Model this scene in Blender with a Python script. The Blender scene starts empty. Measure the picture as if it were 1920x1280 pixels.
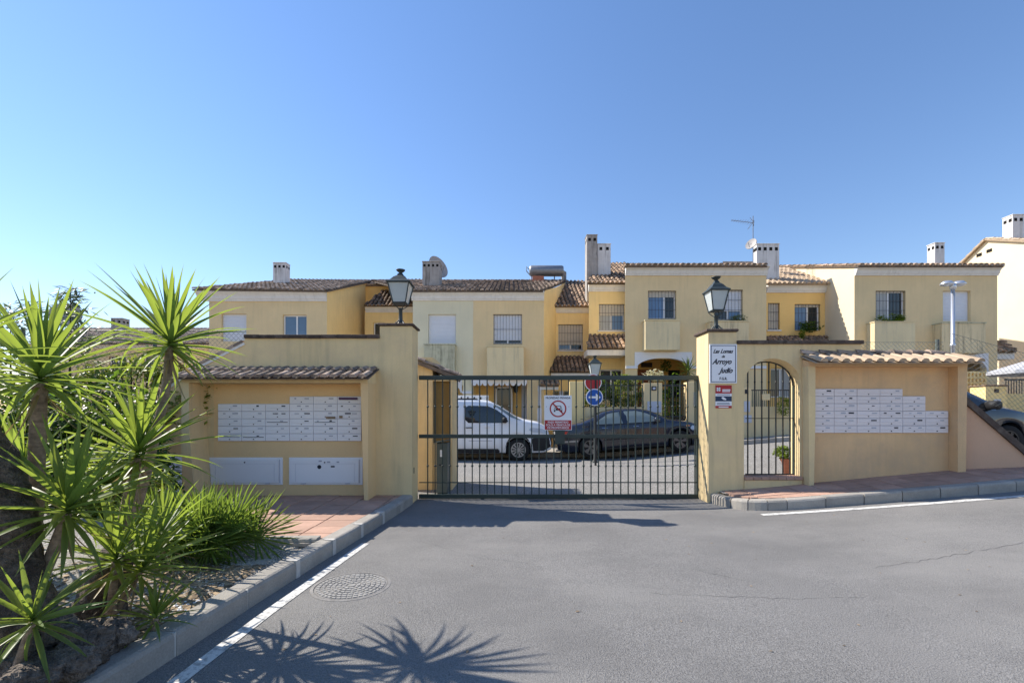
import bpy, math, random
from mathutils import Vector as V, Matrix
import mathutils.noise as mn

# ------------------------------------------------------------------ camera, sky, sun, exposure
S = bpy.context.scene
F, CX, CY, CH = 850.0, 960.0, 775.0, 1.42          # focal length, principal point (photo px), eye height (m)
cam = bpy.data.cameras.new('camera'); camo = bpy.data.objects.new('camera', cam)
S.collection.objects.link(camo); S.camera = camo
cam.sensor_width = 36.0; cam.lens = F / 1920 * 36.0
cam.shift_y = (CY - 640) / 1920
cam.clip_end = 3000; cam.clip_start = 0.05
camo.location = (0, 0, CH); camo.rotation_euler = (math.pi / 2, 0, 0)

SUNV = V((-1.05, 0.42, 1.02)).normalized()          # towards the sun
world = bpy.data.worlds.new('World'); S.world = world; world.use_nodes = True
wn = world.node_tree.nodes; wl = world.node_tree.links
bg = wn['Background']; sky = wn.new('ShaderNodeTexSky'); sky.sky_type = 'NISHITA'; sky.sun_disc = False
sky.sun_elevation = math.asin(SUNV.z); sky.sun_rotation = math.atan2(SUNV.x, SUNV.y)
sky.altitude = 50; sky.air_density = 1.4; sky.dust_density = 0.03; sky.ozone_density = 6.0
wb = wn.new('ShaderNodeVectorMath'); wb.operation = 'MULTIPLY'; wb.inputs[1].default_value = (1.02, .885, .90)
hs = wn.new('ShaderNodeHueSaturation'); hs.inputs['Saturation'].default_value = 1.08
wl.new(sky.outputs[0], hs.inputs['Color']); wl.new(hs.outputs[0], wb.inputs[0]); wl.new(wb.outputs[0], bg.inputs[0]); bg.inputs[1].default_value = 0.084
sun = bpy.data.lights.new('sun', 'SUN'); suno = bpy.data.objects.new('sun', sun); S.collection.objects.link(suno)
sun.energy = 3.2; sun.angle = math.radians(0.5); sun.color = (1.0, 0.93, 0.82)
suno.rotation_euler = SUNV.to_track_quat('Z', 'Y').to_euler()
S.view_settings.view_transform = 'Standard'; S.view_settings.look = 'None'
S.view_settings.exposure = 1.3; S.view_settings.gamma = 1.0
S.render.engine = 'CYCLES'; S.cycles.use_denoising = True
S.cycles.max_bounces = 8; S.cycles.diffuse_bounces = 5; S.cycles.transparent_max_bounces = 8

rnd = random.Random(7)
R = math.radians

# ------------------------------------------------------------------ helpers
def P(px, py, Y): return V(((px - CX) * Y / F, Y, CH + (CY - py) * Y / F))
def PX(px, Y): return (px - CX) * Y / F
def PZ(py, Y): return CH + (CY - py) * Y / F
def g(x):
    t = x - 3.2
    v = 0.1 * 0.5 * (t + math.sqrt(t * t + 0.3))
    return 0.95 * math.tanh(v / 0.95)

class MB:
    def __init__(s): s.v = []; s.f = []; s.t = []; s.tone = 0.0
    def add(s, vs, fs):
        b = len(s.v); s.v += [tuple(p) for p in vs]; s.t += [s.tone] * len(vs)
        s.f += [tuple(b + i for i in f) for f in fs]; return s
    def quad(s, a, b, c, d): return s.add([a, b, c, d], [(0, 1, 2, 3)])
    def box(s, x0, x1, y0, y1, z0, z1):
        return s.add([(x0,y0,z0),(x1,y0,z0),(x1,y1,z0),(x0,y1,z0),(x0,y0,z1),(x1,y0,z1),(x1,y1,z1),(x0,y1,z1)],
            [(0,3,2,1),(4,5,6,7),(0,1,5,4),(1,2,6,5),(2,3,7,6),(3,0,4,7)])
    def bbox(s, x0, x1, y0, y1, z0, z1, b=.006):     # box with bevelled edges (three stacked rings per axis)
        vs = []; fs = []
        ring = lambda z, i: [(x0+i,y0+i,z),(x1-i,y0+i,z),(x1-i,y1-i,z),(x0+i,y1-i,z)]
        for z, i in ((z0, b), (z0+b, 0), (z1-b, 0), (z1, b)): vs += ring(z, i)
        for k in range(3):
            for j in range(4):
                a = k*4+j; c = k*4+(j+1) % 4; fs.append((a, c, c+4, a+4))
        fs += [(3,2,1,0), (12,13,14,15)]
        return s.add(vs, fs)
    def prism(s, pts, ext):
        ext = V(ext); n = len(pts); vs = [V(p) for p in pts] + [V(p) + ext for p in pts]
        fs = [tuple(range(n-1,-1,-1)), tuple(range(n, 2*n))] + [(i, (i+1) % n, n+(i+1) % n, n+i) for i in range(n)]
        return s.add(vs, fs)
    def tube(s, path, rad, n=8, cap=True):
        path = [V(p) for p in path]; m = len(path)
        if not hasattr(rad, '__len__'): rad = [rad] * m
        vs = []; up = V((0, 0, 1)); prev = None
        for i, p in enumerate(path):
            d = (path[min(i+1, m-1)] - path[max(i-1, 0)]).normalized()
            if prev is None:
                a = d.cross(up)
                if a.length < .05: a = d.cross(V((1, 0, 0)))
            else: a = prev - d * prev.dot(d)
            a.normalize(); prev = a; b = d.cross(a)
            for k in range(n):
                th = 2 * math.pi * k / n
                vs.append(p + (a * math.cos(th) + b * math.sin(th)) * rad[i])
        fs = []
        for i in range(m-1):
            for k in range(n):
                fs.append((i*n+k, i*n+(k+1) % n, (i+1)*n+(k+1) % n, (i+1)*n+k))
        if cap: fs += [tuple(range(n-1,-1,-1)), tuple(range((m-1)*n, m*n))]
        return s.add(vs, fs)
    def lathe(s, prof, c=(0,0,0), n=16, axis='z', cap=True):
        vs = []; fs = []; c = V(c)
        for r, h in prof:
            for k in range(n):
                th = 2*math.pi*k/n; x = r*math.cos(th); y = r*math.sin(th)
                vs.append(c + (V((x, y, h)) if axis == 'z' else V((x, h, y))))
        m = len(prof)
        for i in range(m-1):
            for k in range(n): fs.append((i*n+k, i*n+(k+1) % n, (i+1)*n+(k+1) % n, (i+1)*n+k))
        if cap: fs += [tuple(range(n-1,-1,-1)), tuple(range((m-1)*n, m*n))]
        return s.add(vs, fs)
    def mesh(s, name, mat, smooth=False):
        me = bpy.data.meshes.new(name); me.from_pydata(s.v, [], s.f)
        if any(s.t):
            at = me.attributes.new('tone', 'FLOAT', 'POINT'); at.data.foreach_set('value', s.t)
        if mat: me.materials.append(MATS[mat])
        if smooth: me.polygons.foreach_set('use_smooth', [True] * len(me.polygons))
        me.update(); return me
    def build(s, name, mat, parent=None, smooth=False, local=False):
        return link(name, s.mesh(name, mat, smooth), parent, local)

def link(name, data, parent=None, local=False):
    o = bpy.data.objects.new(name, data); S.collection.objects.link(o)
    if parent is not None:
        o.parent = parent
        if not local:
            L = parent.location if parent.parent is None else V((0, 0, 0))
            o.matrix_parent_inverse = Matrix.Translation(-L)
    return o
def tag(o, label, cat, group=None):
    o['label'] = label; o['category'] = cat
    if group: o['group'] = group
    return o
def thing(name, loc, label, cat, group=None):
    o = bpy.data.objects.new(name, None); S.collection.objects.link(o); o.location = loc; o.empty_display_size = .1
    return tag(o, label, cat, group)
def struct(o): o['kind'] = 'structure'; return o
def stuff(o): o['kind'] = 'stuff'; return o
def rgb(h): return h

# ------------------------------------------------------------------ materials
MATS = {}
def mat(name, col, rough=.85, var=.12, scale=3., bump=0., bscale=60., metal=0., spec=.3, fine=.0, objvar=0., tone=0.,
        streak=None, coat=0., stretch=(1, 1, 1), patch=None, patch2=None):
    m = bpy.data.materials.new(name); m.use_nodes = True; MATS[name] = m
    nt = m.node_tree; N = nt.nodes; L = nt.links; b = N['Principled BSDF']
    b.inputs['Roughness'].default_value = rough; b.inputs['Metallic'].default_value = metal
    b.inputs['Specular IOR Level'].default_value = spec
    if coat: b.inputs['Coat Weight'].default_value = coat; b.inputs['Coat Roughness'].default_value = .05
    geo = N.new('ShaderNodeNewGeometry')
    def noise(sc, det=5, rg=.6, st=(1, 1, 1)):
        mp = N.new('ShaderNodeVectorMath'); mp.operation = 'MULTIPLY'; mp.inputs[1].default_value = st
        L.new(geo.outputs['Position'], mp.inputs[0])
        n = N.new('ShaderNodeTexNoise'); n.inputs['Scale'].default_value = sc; n.inputs['Detail'].default_value = det
        n.inputs['Roughness'].default_value = rg; L.new(mp.outputs[0], n.inputs['Vector']); return n.outputs['Fac']
    def rng(src, a, b_, lo, hi):
        r = N.new('ShaderNodeMapRange'); r.inputs[1].default_value = a; r.inputs[2].default_value = b_
        r.inputs[3].default_value = lo; r.inputs[4].default_value = hi; L.new(src, r.inputs[0]); return r.outputs[0]
    def mul(a, c):
        q = N.new('ShaderNodeMath'); q.operation = 'MULTIPLY'; L.new(a, q.inputs[0]); L.new(c, q.inputs[1]); return q.outputs[0]
    fac = rng(noise(scale, st=stretch), .3, .7, 1-var, 1+var)
    if fine: fac = mul(fac, rng(noise(bscale, 2, .7), .25, .75, 1-fine, 1+fine))
    if objvar:
        oi = N.new('ShaderNodeObjectInfo'); fac = mul(fac, rng(oi.outputs['Random'], 0, 1, 1-objvar, 1+objvar))
    if tone:
        at = N.new('ShaderNodeAttribute'); at.attribute_name = 'tone'; fac = mul(fac, rng(at.outputs['Fac'], -1, 1, 1-tone, 1+tone))
    cn = N.new('ShaderNodeVectorMath'); cn.operation = 'SCALE'; cn.inputs[0].default_value = col[:3]; L.new(fac, cn.inputs['Scale'])
    out = cn.outputs[0]
    def mixin(out, f, c2):
        mx = N.new('ShaderNodeMix'); mx.data_type = 'RGBA'; L.new(f, mx.inputs[0]); L.new(out, mx.inputs[6])
        mx.inputs[7].default_value = (*c2, 1); return mx.outputs[2]
    if patch:   # (colour, scale, threshold, softness, strength)
        c2, sc, th, sf, stg = patch
        out = mixin(out, rng(noise(sc, 6, .65), th-sf, th+sf, 0, stg), c2)
    if patch2:
        c2, sc, th, sf, stg = patch2
        out = mixin(out, rng(noise(sc, 5, .6, (.45, 1, 1)), th-sf, th+sf, 0, stg), c2)
    if streak:  # (colour, strength): vertical runs of dirt
        c2, stg = streak
        f = mul(rng(noise(1, 4, .6, (9, 9, .7)), .48, .68, 0, stg), rng(noise(1.3, 3), .35, .6, .25, 1))
        out = mixin(out, f, c2)
    L.new(out, b.inputs['Base Color'])
    if bump:
        bp = N.new('ShaderNodeBump'); bp.inputs['Strength'].default_value = 1; bp.inputs['Distance'].default_value = bump
        L.new(noise(bscale, 3, .6), bp.inputs['Height']); L.new(bp.outputs[0], b.inputs['Normal'])
    return m
def leafmat(name, col, tr, k=.4, objvar=.25, rough=.4, tone=.3):
    m = mat(name, col, rough, .15, 6, spec=.4, objvar=objvar, tone=tone)
    nt = m.node_tree; N = nt.nodes; L = nt.links; b = N['Principled BSDF']
    t = N.new('ShaderNodeBsdfTranslucent'); t.inputs[0].default_value = (*tr, 1)
    x = N.new('ShaderNodeMixShader'); x.inputs[0].default_value = k
    L.new(b.outputs[0], x.inputs[1]); L.new(t.outputs[0], x.inputs[2]); L.new(x.outputs[0], N['Material Output'].inputs[0])

PLG = ((.30, .27, .20), .35)
mat('plaster_wall', (.78, .60, .325), var=.07, scale=1.6, bump=.005, bscale=90, fine=.06, patch=((.68, .52, .31), 2.2, .56, .09, .55), streak=((.42, .35, .21), .4))
mat('plaster_side', (.79, .56, .29), var=.06, scale=1.2, bump=.004, bscale=90, fine=.05)  # warmer plaster_wall: bounced light on the side faces put into the colour
mat('plaster_bounce_tint', (.76, .50, .265), var=.07, scale=1.6, bump=.005, bscale=90, fine=.06, patch=((.58, .40, .25), 2.2, .56, .09, .5), streak=((.45, .33, .2), .25))  # right shelter plaster: orange bounce from the paving put into its colour
mat('plaster_terracotta', (.68, .43, .28), var=.06, scale=1.2, bump=.004, bscale=90, fine=.05)
mat('house_beige', (.80, .615, .345), var=.06, scale=.8, patch=((.69, .55, .31), .9, .56, .1, .5), bump=.004, bscale=60, streak=((.46, .39, .25), .16))
mat('house_green', (.74, .685, .49), var=.05, scale=.8, bump=.004, bscale=60, streak=((.46, .47, .34), .14))
mat('house_yellow', (.92, .69, .32), var=.06, scale=.8, bump=.004, bscale=60, streak=((.5, .38, .2), .2))
mat('house_ochre', (.91, .60, .22), var=.06, scale=.8, bump=.004, bscale=60)
mat('house_cream', (.78, .66, .46), var=.05, scale=.8, bump=.004, bscale=60)
mat('stained_plaster', (.56, .54, .38), var=.1, scale=2, bump=.005, bscale=60, streak=((.10, .10, .07), .9), patch=((.3, .28, .2), 3, .58, .1, .6))
mat('balcony_stained', (.74, .60, .36), var=.06, scale=2, streak=((.20, .17, .12), .7))
mat('balcony_beige', (.76, .63, .38), var=.05, scale=2, streak=((.42, .38, .27), .5))
mat('white_trim', (.76, .74, .70), var=.05, scale=3, streak=((.5, .48, .44), .35))
mat('white_arch', (.74, .74, .76), var=.04)
mat('white_frame', (.80, .80, .80), .4, .03)
mat('shutter', (.72, .74, .78), .5, .03)
mat('shutter_cream', (.62, .57, .48), .5, .05)
mat('chimney_grey', (.40, .37, .34), var=.15, scale=4, bump=.01, bscale=25, streak=((.12, .11, .10), .85))
mat('chimney_white', (.70, .68, .66), var=.08, scale=4, streak=((.28, .26, .24), .7))
mat('black_hole', (.012, .011, .010), .95, 0)
mat('tile', (.36, .245, .165), .85, .35, 9, bump=.008, bscale=70, objvar=.45, tone=.6, patch=((.09, .075, .06), 6, .52, .08, .85))
mat('tile_old', (.37, .285, .225), .9, .3, 7, bump=.008, bscale=70, objvar=.42, tone=.6, patch=((.12, .10, .085), 5, .52, .08, .85))
mat('tile_clean', (.43, .325, .225), .8, .15, 9, bump=.003, bscale=70, objvar=.14, tone=.1, patch=((.30, .24, .19), 7, .62, .08, .5))
mat('coping', (.085, .062, .05), .85, .3, 12, bump=.006, bscale=60, objvar=.3, patch=((.2, .17, .14), 9, .6, .08, .5))
mat('asphalt', (.208, .201, .193), .92, .10, .7, bump=.010, bscale=125, fine=.6, spec=.25, patch=((.160, .155, .150), .5, .55, .09, .7), patch2=((.275, .265, .25), .8, .57, .10, .6))
mat('inner_asphalt', (.23, .222, .21), .92, .10, .9, bump=.008, bscale=34, fine=.75, spec=.2)
mat('crack_dark', (.135, .13, .125), .95, .2, 9)
mat('earth', (.20, .16, .12), .95, .2, 1.5, bump=.02, bscale=20)
mat('gravel', (.36, .33, .29), .95, .2, 3, bump=.02, bscale=60, fine=.5)
mat('pebble', (.50, .46, .40), .8, .2, 20, objvar=.2, tone=.45)
mat('litter', (.26, .19, .12), .9, .2, 20, tone=.6)
mat('kerb', (.34, .315, .28), .9, .12, 4, bump=.005, bscale=80, fine=.14, objvar=.10, patch=((.22, .21, .19), 3, .6, .12, .5))
mat('mortar', (.50, .48, .45), .95, .12, 14, bump=.004, bscale=60)
mat('paving', (.44, .275, .205), .85, .15, 5, bump=.003, bscale=90, fine=.08, objvar=.17, patch=((.38, .25, .19), 4, .56, .12, .6))
mat('grout', (.46, .41, .36), .95, .1, 6, bump=.003, bscale=80)
mat('road_paint', (.60, .59, .56), .8, .06, 6, fine=.2, bscale=130, patch=((.26, .255, .25), 24, .55, .06, .8))
mat('gate_green', (.022, .038, .034), .45, .2, 8, spec=.5)
mat('iron_black', (.016, .017, .018), .5, .1, 8, spec=.45)
mat('grille_iron', (.07, .065, .06), .6, .1, 8)
mat('galvanised', (.27, .28, .30), .45, .1, 8, metal=.6)
mat('fence_wire', (.20, .21, .20), .5, .1, 8, metal=.3)
mat('lamp_iron', (.030, .042, .042), .5, .25, 14, spec=.5)
mat('mail_white', (.82, .82, .83), .45, .02, 2, objvar=.03)
mat('mail_lilac', (.78, .71, .70), .45, .02, 2, objvar=.03)
mat('mail_edge', (.55, .56, .62), .5, .02)
mat('print_dark', (.03, .03, .04), .6, 0)
mat('print_grey', (.42, .43, .48), .6, 0)
mat('print_purple', (.10, .05, .11), .6, 0)
mat('print_navy', (.03, .05, .10), .6, 0)
mat('print_red', (.42, .03, .035), .5, .04)
mat('print_blue', (.015, .10, .42), .4, .03)
mat('print_white', (.82, .82, .84), .5, .02)
mat('sign_back', (.45, .46, .48), .5, .05, metal=.4)
mat('glass', (.02, .025, .03), .06, 0, spec=.7)
mat('glass_blue', (.10, .17, .27), .08, .1, 2, spec=.8)  # blue of the reflected sky put into the pane's base colour
mat('curtain', (.45, .47, .47), .7, .15, 9, stretch=(5, 5, .3))
mat('curtain_blue', (.16, .28, .46), .5, .15, 9, stretch=(5, 5, .3))
mat('door_wood', (.30, .10, .035), .6, .2, 5, stretch=(4, 4, .5))
mat('door_dark', (.05, .035, .028), .6, .2, 5)
mat('hut_panel', (.24, .17, .07), .8, .1, 3)
mat('cabinet_grey', (.10, .12, .11), .5, .1, 5)
mat('van_paint', (.80, .81, .83), .25, .01, 1, spec=.5, coat=.4)
mat('sedan_paint', (.012, .015, .028), .25, .02, 1, spec=.5, coat=.8)
mat('hatch_paint', (.010, .012, .018), .25, .02, 1, spec=.5, coat=.7)
mat('car_glass', (.015, .02, .025), .04, 0, spec=.8)
mat('car_glass_pale', (.16, .20, .20), .06, .1, 3, spec=.8)
mat('plastic_black', (.018, .018, .02), .6, .1, 5)
mat('tyre', (.016, .016, .016), .85, .15, 12)
mat('rim_grey', (.33, .33, .34), .35, .05, metal=.7)
mat('rim_dark', (.05, .05, .055), .35, .05, metal=.7)
mat('rim_mid', (.16, .16, .17), .3, .05, metal=.7)
mat('chrome', (.7, .7, .72), .15, 0, metal=1)
mat('lens_red', (.5, .04, .02), .2, 0, spec=.6)
mat('lens_orange', (.7, .22, .03), .2, 0, spec=.6)
mat('headlight', (.45, .50, .58), .1, .05, spec=.9)
mat('terracotta', (.45, .17, .10), .85, .15, 6, bump=.003)
mat('metal_silver', (.62, .64, .68), .3, .03, metal=.7)
mat('dish', (.36, .34, .33), .6, .08)
mat('umbrella', (.42, .43, .47), .8, .04)  # white cloth in a darker, bluish colour: its shade is painted in
mat('bark', (.125, .10, .08), .95, .45, 14, bump=.05, bscale=34, fine=.5, stretch=(1, 1, .35), patch=((.05, .04, .034), 13, .54, .06, .75))
mat('yucca_bark', (.25, .19, .14), .95, .3, 10, bump=.012, bscale=30, stretch=(1, 1, 5), fine=.3)
mat('rock', (.15, .125, .105), .95, .45, 9, bump=.05, bscale=26, fine=.45, patch=((.06, .05, .045), 11, .55, .06, .8))
mat('cast_iron', (.22, .21, .20), .8, .2, 12, bump=.003, bscale=80, fine=.25)
mat('cast_iron_worn', (.29, .28, .265), .75, .2, 14, fine=.2)
mat('lamp_glass', (.62, .68, .68), .25, .06, 4, spec=.5)
leafmat('yucca_leaf', (.090, .145, .040), (.38, .49, .065), .44, rough=.42, objvar=.35)
leafmat('dry_leaf', (.30, .22, .11), (.30, .22, .10), .3)
leafmat('palm_leaf', (.085, .14, .03), (.30, .42, .05), .36, rough=.5)
leafmat('hedge_leaf', (.045, .095, .02), (.20, .34, .03), .35)
leafmat('vine_leaf', (.12, .18, .035), (.40, .46, .06), .42)
leafmat('olive_leaf', (.15, .19, .11), (.16, .22, .08), .3)
leafmat('lime_leaf', (.13, .20, .02), (.40, .50, .04), .4)
leafmat('flower_white', (.6, .58, .4), (.6, .58, .4), .3)
# frosted pane: a little light passes
_m = MATS['lamp_glass'].node_tree; _b = _m.nodes['Principled BSDF']; _b.inputs['Transmission Weight'].default_value = .35; _b.inputs['Roughness'].default_value = .4

# ------------------------------------------------------------------ the setting: ground, road, kerbs, pavements
def sheet(name, m, x0, x1, y0, y1, dz, nx=60, ny=2):
    b = MB(); vs = []; fs = []
    for j in range(ny+1):
        for i in range(nx+1):
            x = x0 + (x1-x0)*i/nx; vs.append((x, y0+(y1-y0)*j/ny, g(x)+dz))
    for j in range(ny):
        for i in range(nx): a = j*(nx+1)+i; fs.append((a, a+1, a+nx+2, a+nx+1))
    b.add(vs, fs); return struct(b.build(name, m))
gb = MB(); vs = []; xs = [-600, -60, -20] + [i*.5 for i in range(-20, 61)] + [60, 600]
for y in (-80, 3, 40, 900): vs += [(x, y, g(min(x, 40)) - .06) for x in xs]
n = len(xs); gb.add(vs, [(j*n+i, j*n+i+1, (j+1)*n+i+1, (j+1)*n+i) for j in range(3) for i in range(n-1)])
struct(gb.build('ground', 'earth'))
road = sheet('road', 'asphalt', -16, 22, -9, 7.52, 0, 120)
inner = sheet('inner_street', 'inner_asphalt', -14, 22, 7.525, 15.0, .0, 120)

def kline(pts, s):   # point and tangent at arc length s of a polyline
    for a, b in zip(pts, pts[1:]):
        d = (b-a).length
        if s <= d: return a + (b-a)*(s/d), (b-a)/d
        s -= d
    a, b = pts[-2], pts[-1]; t = (b-a).normalized(); return b + t*s, t
def plen(pts): return sum((b-a).length for a, b in zip(pts, pts[1:]))
def smooth_path(pts, k=2):
    for _ in range(k):
        q = [pts[0]]
        for a, b in zip(pts, pts[1:]): q += [a*.75+b*.25, a*.25+b*.75]
        q.append(pts[-1]); pts = q
    return pts
def kerb_run(root, pts, stone, w, h, side, hz=lambda x: g(x), gap=.006, recess=False):
    """stones along a polyline at its road-side foot; side = +1: body lies left of the direction of travel"""
    T = plen(pts); n = max(1, round(T/stone)); st = T/n
    mor = MB()
    for i in range(n):
        s0 = i*st + gap; s1 = (i+1)*st - gap; b = MB(); rings = []; sub = 3
        jz = rnd.uniform(-.004, .004); jo = rnd.uniform(-.004, .004)
        for k in range(sub+1):
            p, t = kline(pts, s0+(s1-s0)*k/sub); nn = V((-t.y, t.x)) * side; z = hz(p.x)
            prof = [(0+jo, -.05), (0+jo, h-.03+jz), (.012+jo, h-.008+jz), (.03+jo, h+jz), (w, h+jz), (w, -.05)]
            rings.append([V((p.x+nn.x*a, p.y+nn.y*a, z+c)) for a, c in prof])
        m = len(rings[0]); vs = [v for r in rings for v in r]
        fs = [(k*m+j, k*m+(j+1) % m, (k+1)*m+(j+1) % m, (k+1)*m+j) for k in range(sub) for j in range(m)]
        fs += [tuple(range(m-1,-1,-1)), tuple(range(sub*m, sub*m+m))]
        b.add(vs, fs); b.build('kerb_stone', 'kerb', root)
        p, t = kline(pts, (i+1)*st); nn = V((-t.y, t.x))*side; z = hz(p.x)
        c = [V((p.x, p.y)) + t*a + nn*d for a, d in ((-.007, .004), (.007, .004), (.007, w-.01), (-.007, w-.01))]
        if recess:
            c = [V((p.x, p.y)) + t*a + nn*d for a, d in ((-.012, .022), (.012, .022), (.012, w-.01), (-.012, w-.01))]
            mor.prism([(q.x, q.y, z-.04) for q in c], (0, 0, h+.018))
        elif rnd.random() < .4:
            e = .03; c = [V((p.x, p.y)) + t*a + nn*d for a, d in ((-e, -.005), (e, -.005), (e*.7, w-.05), (-e*.8, w-.06))]
            mor.prism([(q.x, q.y, z-.04) for q in c], (0, 0, h+.045))
        else: mor.prism([(q.x, q.y, z-.04) for q in c], (0, 0, h+.033))
    return mor.build('kerb_mortar', 'mortar', root)

# left kerb (road-side foot measured from the photograph)
LK = [V((-1.56, 7.12)), V((-1.62, 6.2)), V((-1.72, 5.2)), V((-1.83, 4.2)), V((-1.92, 3.2)), V((-1.98, 2.4)), V((-2.06, 1.3)), V((-2.12, 0.)), V((-2.16, -1.2))]
kl = struct(bpy.data.objects.new('kerb_left', None)); S.collection.objects.link(kl)
kerb_run(kl, smooth_path(LK, 1), .62, .15, .15, -1)
def lkx(y):   # inner edge of the left kerb
    for a, b in zip(LK, LK[1:]):
        if b.y <= y <= a.y: return a.x + (b.x-a.x)*(a.y-y)/(a.y-b.y) - .15
    return LK[0].x - .15 if y > 7 else LK[-1].x - .15
kc = struct(bpy.data.objects.new('kerb_cross', None)); S.collection.objects.link(kc)
kerb_run(kc, [V((lkx(4.55)-.01, 4.52)), V((-5.6, 4.42))], .55, .13, .17, -1)

# right kerb
RK = smooth_path([V((3.10, 7.16)), V((3.16, 6.78)), V((3.34, 6.46)), V((3.72, 6.33)), V((4.5, 6.27)), V((5.6, 6.22)), V((7.2, 6.2)), V((9.5, 6.15)), V((12, 6.1))], 2)
kr = struct(bpy.data.objects.new('kerb_right', None)); S.collection.objects.link(kr)
_i = max(i for i, p in enumerate(RK) if p.x < 4.0)
kerb_run(kr, RK[:_i+1], .27, .14, .145, 1, gap=.009, recess=True)
kerb_run(kr, RK[_i:], .52, .14, .145, 1, gap=.008, recess=True)

def clip(poly, a, b):   # keep the part of a convex polygon left of a->b
    out = []; n = len(poly)
    sd = lambda p: (b.x-a.x)*(p.y-a.y) - (b.y-a.y)*(p.x-a.x)
    for i in range(n):
        p, q = poly[i], poly[(i+1) % n]; dp, dq = sd(p), sd(q)
        if dp >= 0: out.append(p)
        if (dp >= 0) != (dq >= 0): out.append(p + (q-p)*(dp/(dp-dq)))
    return out
def paving(root, x0, x1, y0, y1, tw, td, zf, clips, th=.03, stagger=False, gap=.0085):
    ny = int((y1-y0)/td)+1
    for j in range(ny):
        off = (tw/2 if (stagger and j % 2) else 0)
        x = x0 - off
        while x < x1:
            q = [V((x+gap, y0+j*td+gap)), V((x+tw-gap, y0+j*td+gap)), V((x+tw-gap, min(y1, y0+(j+1)*td)-gap)), V((x+gap, min(y1, y0+(j+1)*td)-gap))]
            x += tw
            for a, b in clips:
                q = clip(q, a, b)
                if len(q) < 3: break
            if len(q) < 3: continue
            dz = rnd.uniform(-.003, .003)
            MB().prism([(p.x, p.y, zf(p.x, p.y)+dz-th) for p in q], (0, 0, th)).build('paving_tile', 'paving', root)
# left pavement
pl = struct(bpy.data.objects.new('pavement_left', None)); S.collection.objects.link(pl)
MB().prism([(-5.7, 4.5, .10), (lkx(4.5)+.02, 4.5, .10), (lkx(7.12)+.02, 7.12, .10), (-5.7, 7.12, .10)], (0, 0, .032)).build('grout_bed', 'grout', pl)
cl = [(V((lkx(4.5), 4.5)), V((lkx(7.1), 7.1))), (V((-5.6, 4.60)), V((0, 4.70)))]
cl[0] = (V((lkx(5.9), 5.9)), V((lkx(7.1), 7.1)))
paving(pl, -5.6, -1.5, 4.55, 7.11, .42, .30, lambda x, y: .142, [(V((lkx(4.5)-.004, 4.5)), V((lkx(7.1)-.004, 7.1))), (V((0, 4.645)), V((-6, 4.585)))][0:1] + [(V((-6, 4.585)), V((0, 4.70)))])
# right pavement
def zr(x, y): return g(x) + .138 + .05*max(0, min(1, (y-6.3)/.8))
pr = struct(bpy.data.objects.new('pavement_right', None)); S.collection.objects.link(pr)
b = MB(); xs = [3.24+.25*i for i in range(36)]
for x0, x1 in zip(xs, xs[1:]):
    ya = lambda x: min(p.y + .1 for p in RK if abs(p.x-x) < .35) if x < 9 else 6.25
    y0 = max(6.36, 6.95 - (x0-3.24)*1.2); y1 = max(6.36, 6.95-(x1-3.24)*1.2)
    b.quad((x0, y0, zr(x0, y0)-.009), (x1, y1, zr(x1, y1)-.009), (x1, 7.5, zr(x1, 7.5)-.009), (x0, 7.5, zr(x0, 7.5)-.009))
b.build('grout_bed', 'grout', pr)
rc = [(V((3.27, 8)), V((3.30, 6.80))), (V((3.30, 6.84)), V((3.48, 6.575))), (V((3.46, 6.59)), V((3.85, 6.458))), (V((3.8, 6.468)), V((4.6, 6.40))), (V((4.5, 6.405)), V((9, 6.33)))]
paving(pr, 3.24, 9.0, 6.28, 7.38, .33, .33, zr, rc)

# painted edge lines
b = MB()
LW = [V((-1.60, 4.95)), V((-1.69, 3.9)), V((-1.74, 3.2)), V((-1.77, 2.4)), V((-1.83, 1.3)), V((-1.87, 0)), V((-1.91, -1.5))]
pa = [kline(LW, plen(LW)*i/40) for i in range(41)]
rr = [(p + V((-t.y, t.x))*d) for p, t in pa for d in (-.045, .045)]
b.add([(p.x, p.y, g(p.x)+.004) for p in rr], [(2*i, 2*i+1, 2*i+3, 2*i+2) for i in range(40)])
struct(b.build('edge_line_left', 'road_paint'))
b = MB()
RW = smooth_path([V((3.40, 6.17)), V((3.9, 6.14)), V((4.6, 6.06)), V((5.6, 5.98)), V((7.2, 5.92)), V((12, 5.85))], 2)
pa = [kline(RW, plen(RW)*i/60) for i in range(61)]
rr = [(p + V((-t.y, t.x))*d) for p, t in pa for d in (-.05, .05)]
b.add([(p.x, p.y, g(p.x)+.005) for p in rr], [(2*i, 2*i+1, 2*i+3, 2*i+2) for i in range(60)])
struct(b.build('edge_line_right', 'road_paint'))

def crack(pts, w, seed):
    rg = random.Random(seed); pp = [P(a, c, F*CH/(c-CY)) for a, c in pts]; b = MB(); path = []
    for a, c in zip(pp, pp[1:]):
        n_ = max(2, int((c-a).length/.05))
        path += [a+(c-a)*(i/n_)+V((0, rg.uniform(-.018, .018), 0)) for i in range(n_)]
    vs = []
    for p in path:
        ww = w*rg.uniform(.15, 1); vs += [(p.x, p.y-ww, g(p.x)+.002), (p.x, p.y+ww, g(p.x)+.002)]
    b.add(vs, [(2*i, 2*i+1, 2*i+3, 2*i+2) for i in range(len(path)-1)]); return b.build('crack', 'crack_dark', road)
crack([(1640, 1070), (1780, 1061), (1925, 1050)], .006, 1)
crack([(1300, 1068), (1380, 1086), (1440, 1098)], .005, 2)
crack([(1180, 1110), (1330, 1118), (1500, 1124), (1640, 1122)], .003, 3)
crack([(780, 1012), (900, 1046), (1010, 1058)], .003, 4)
b = MB(); rg = random.Random(77)
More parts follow.
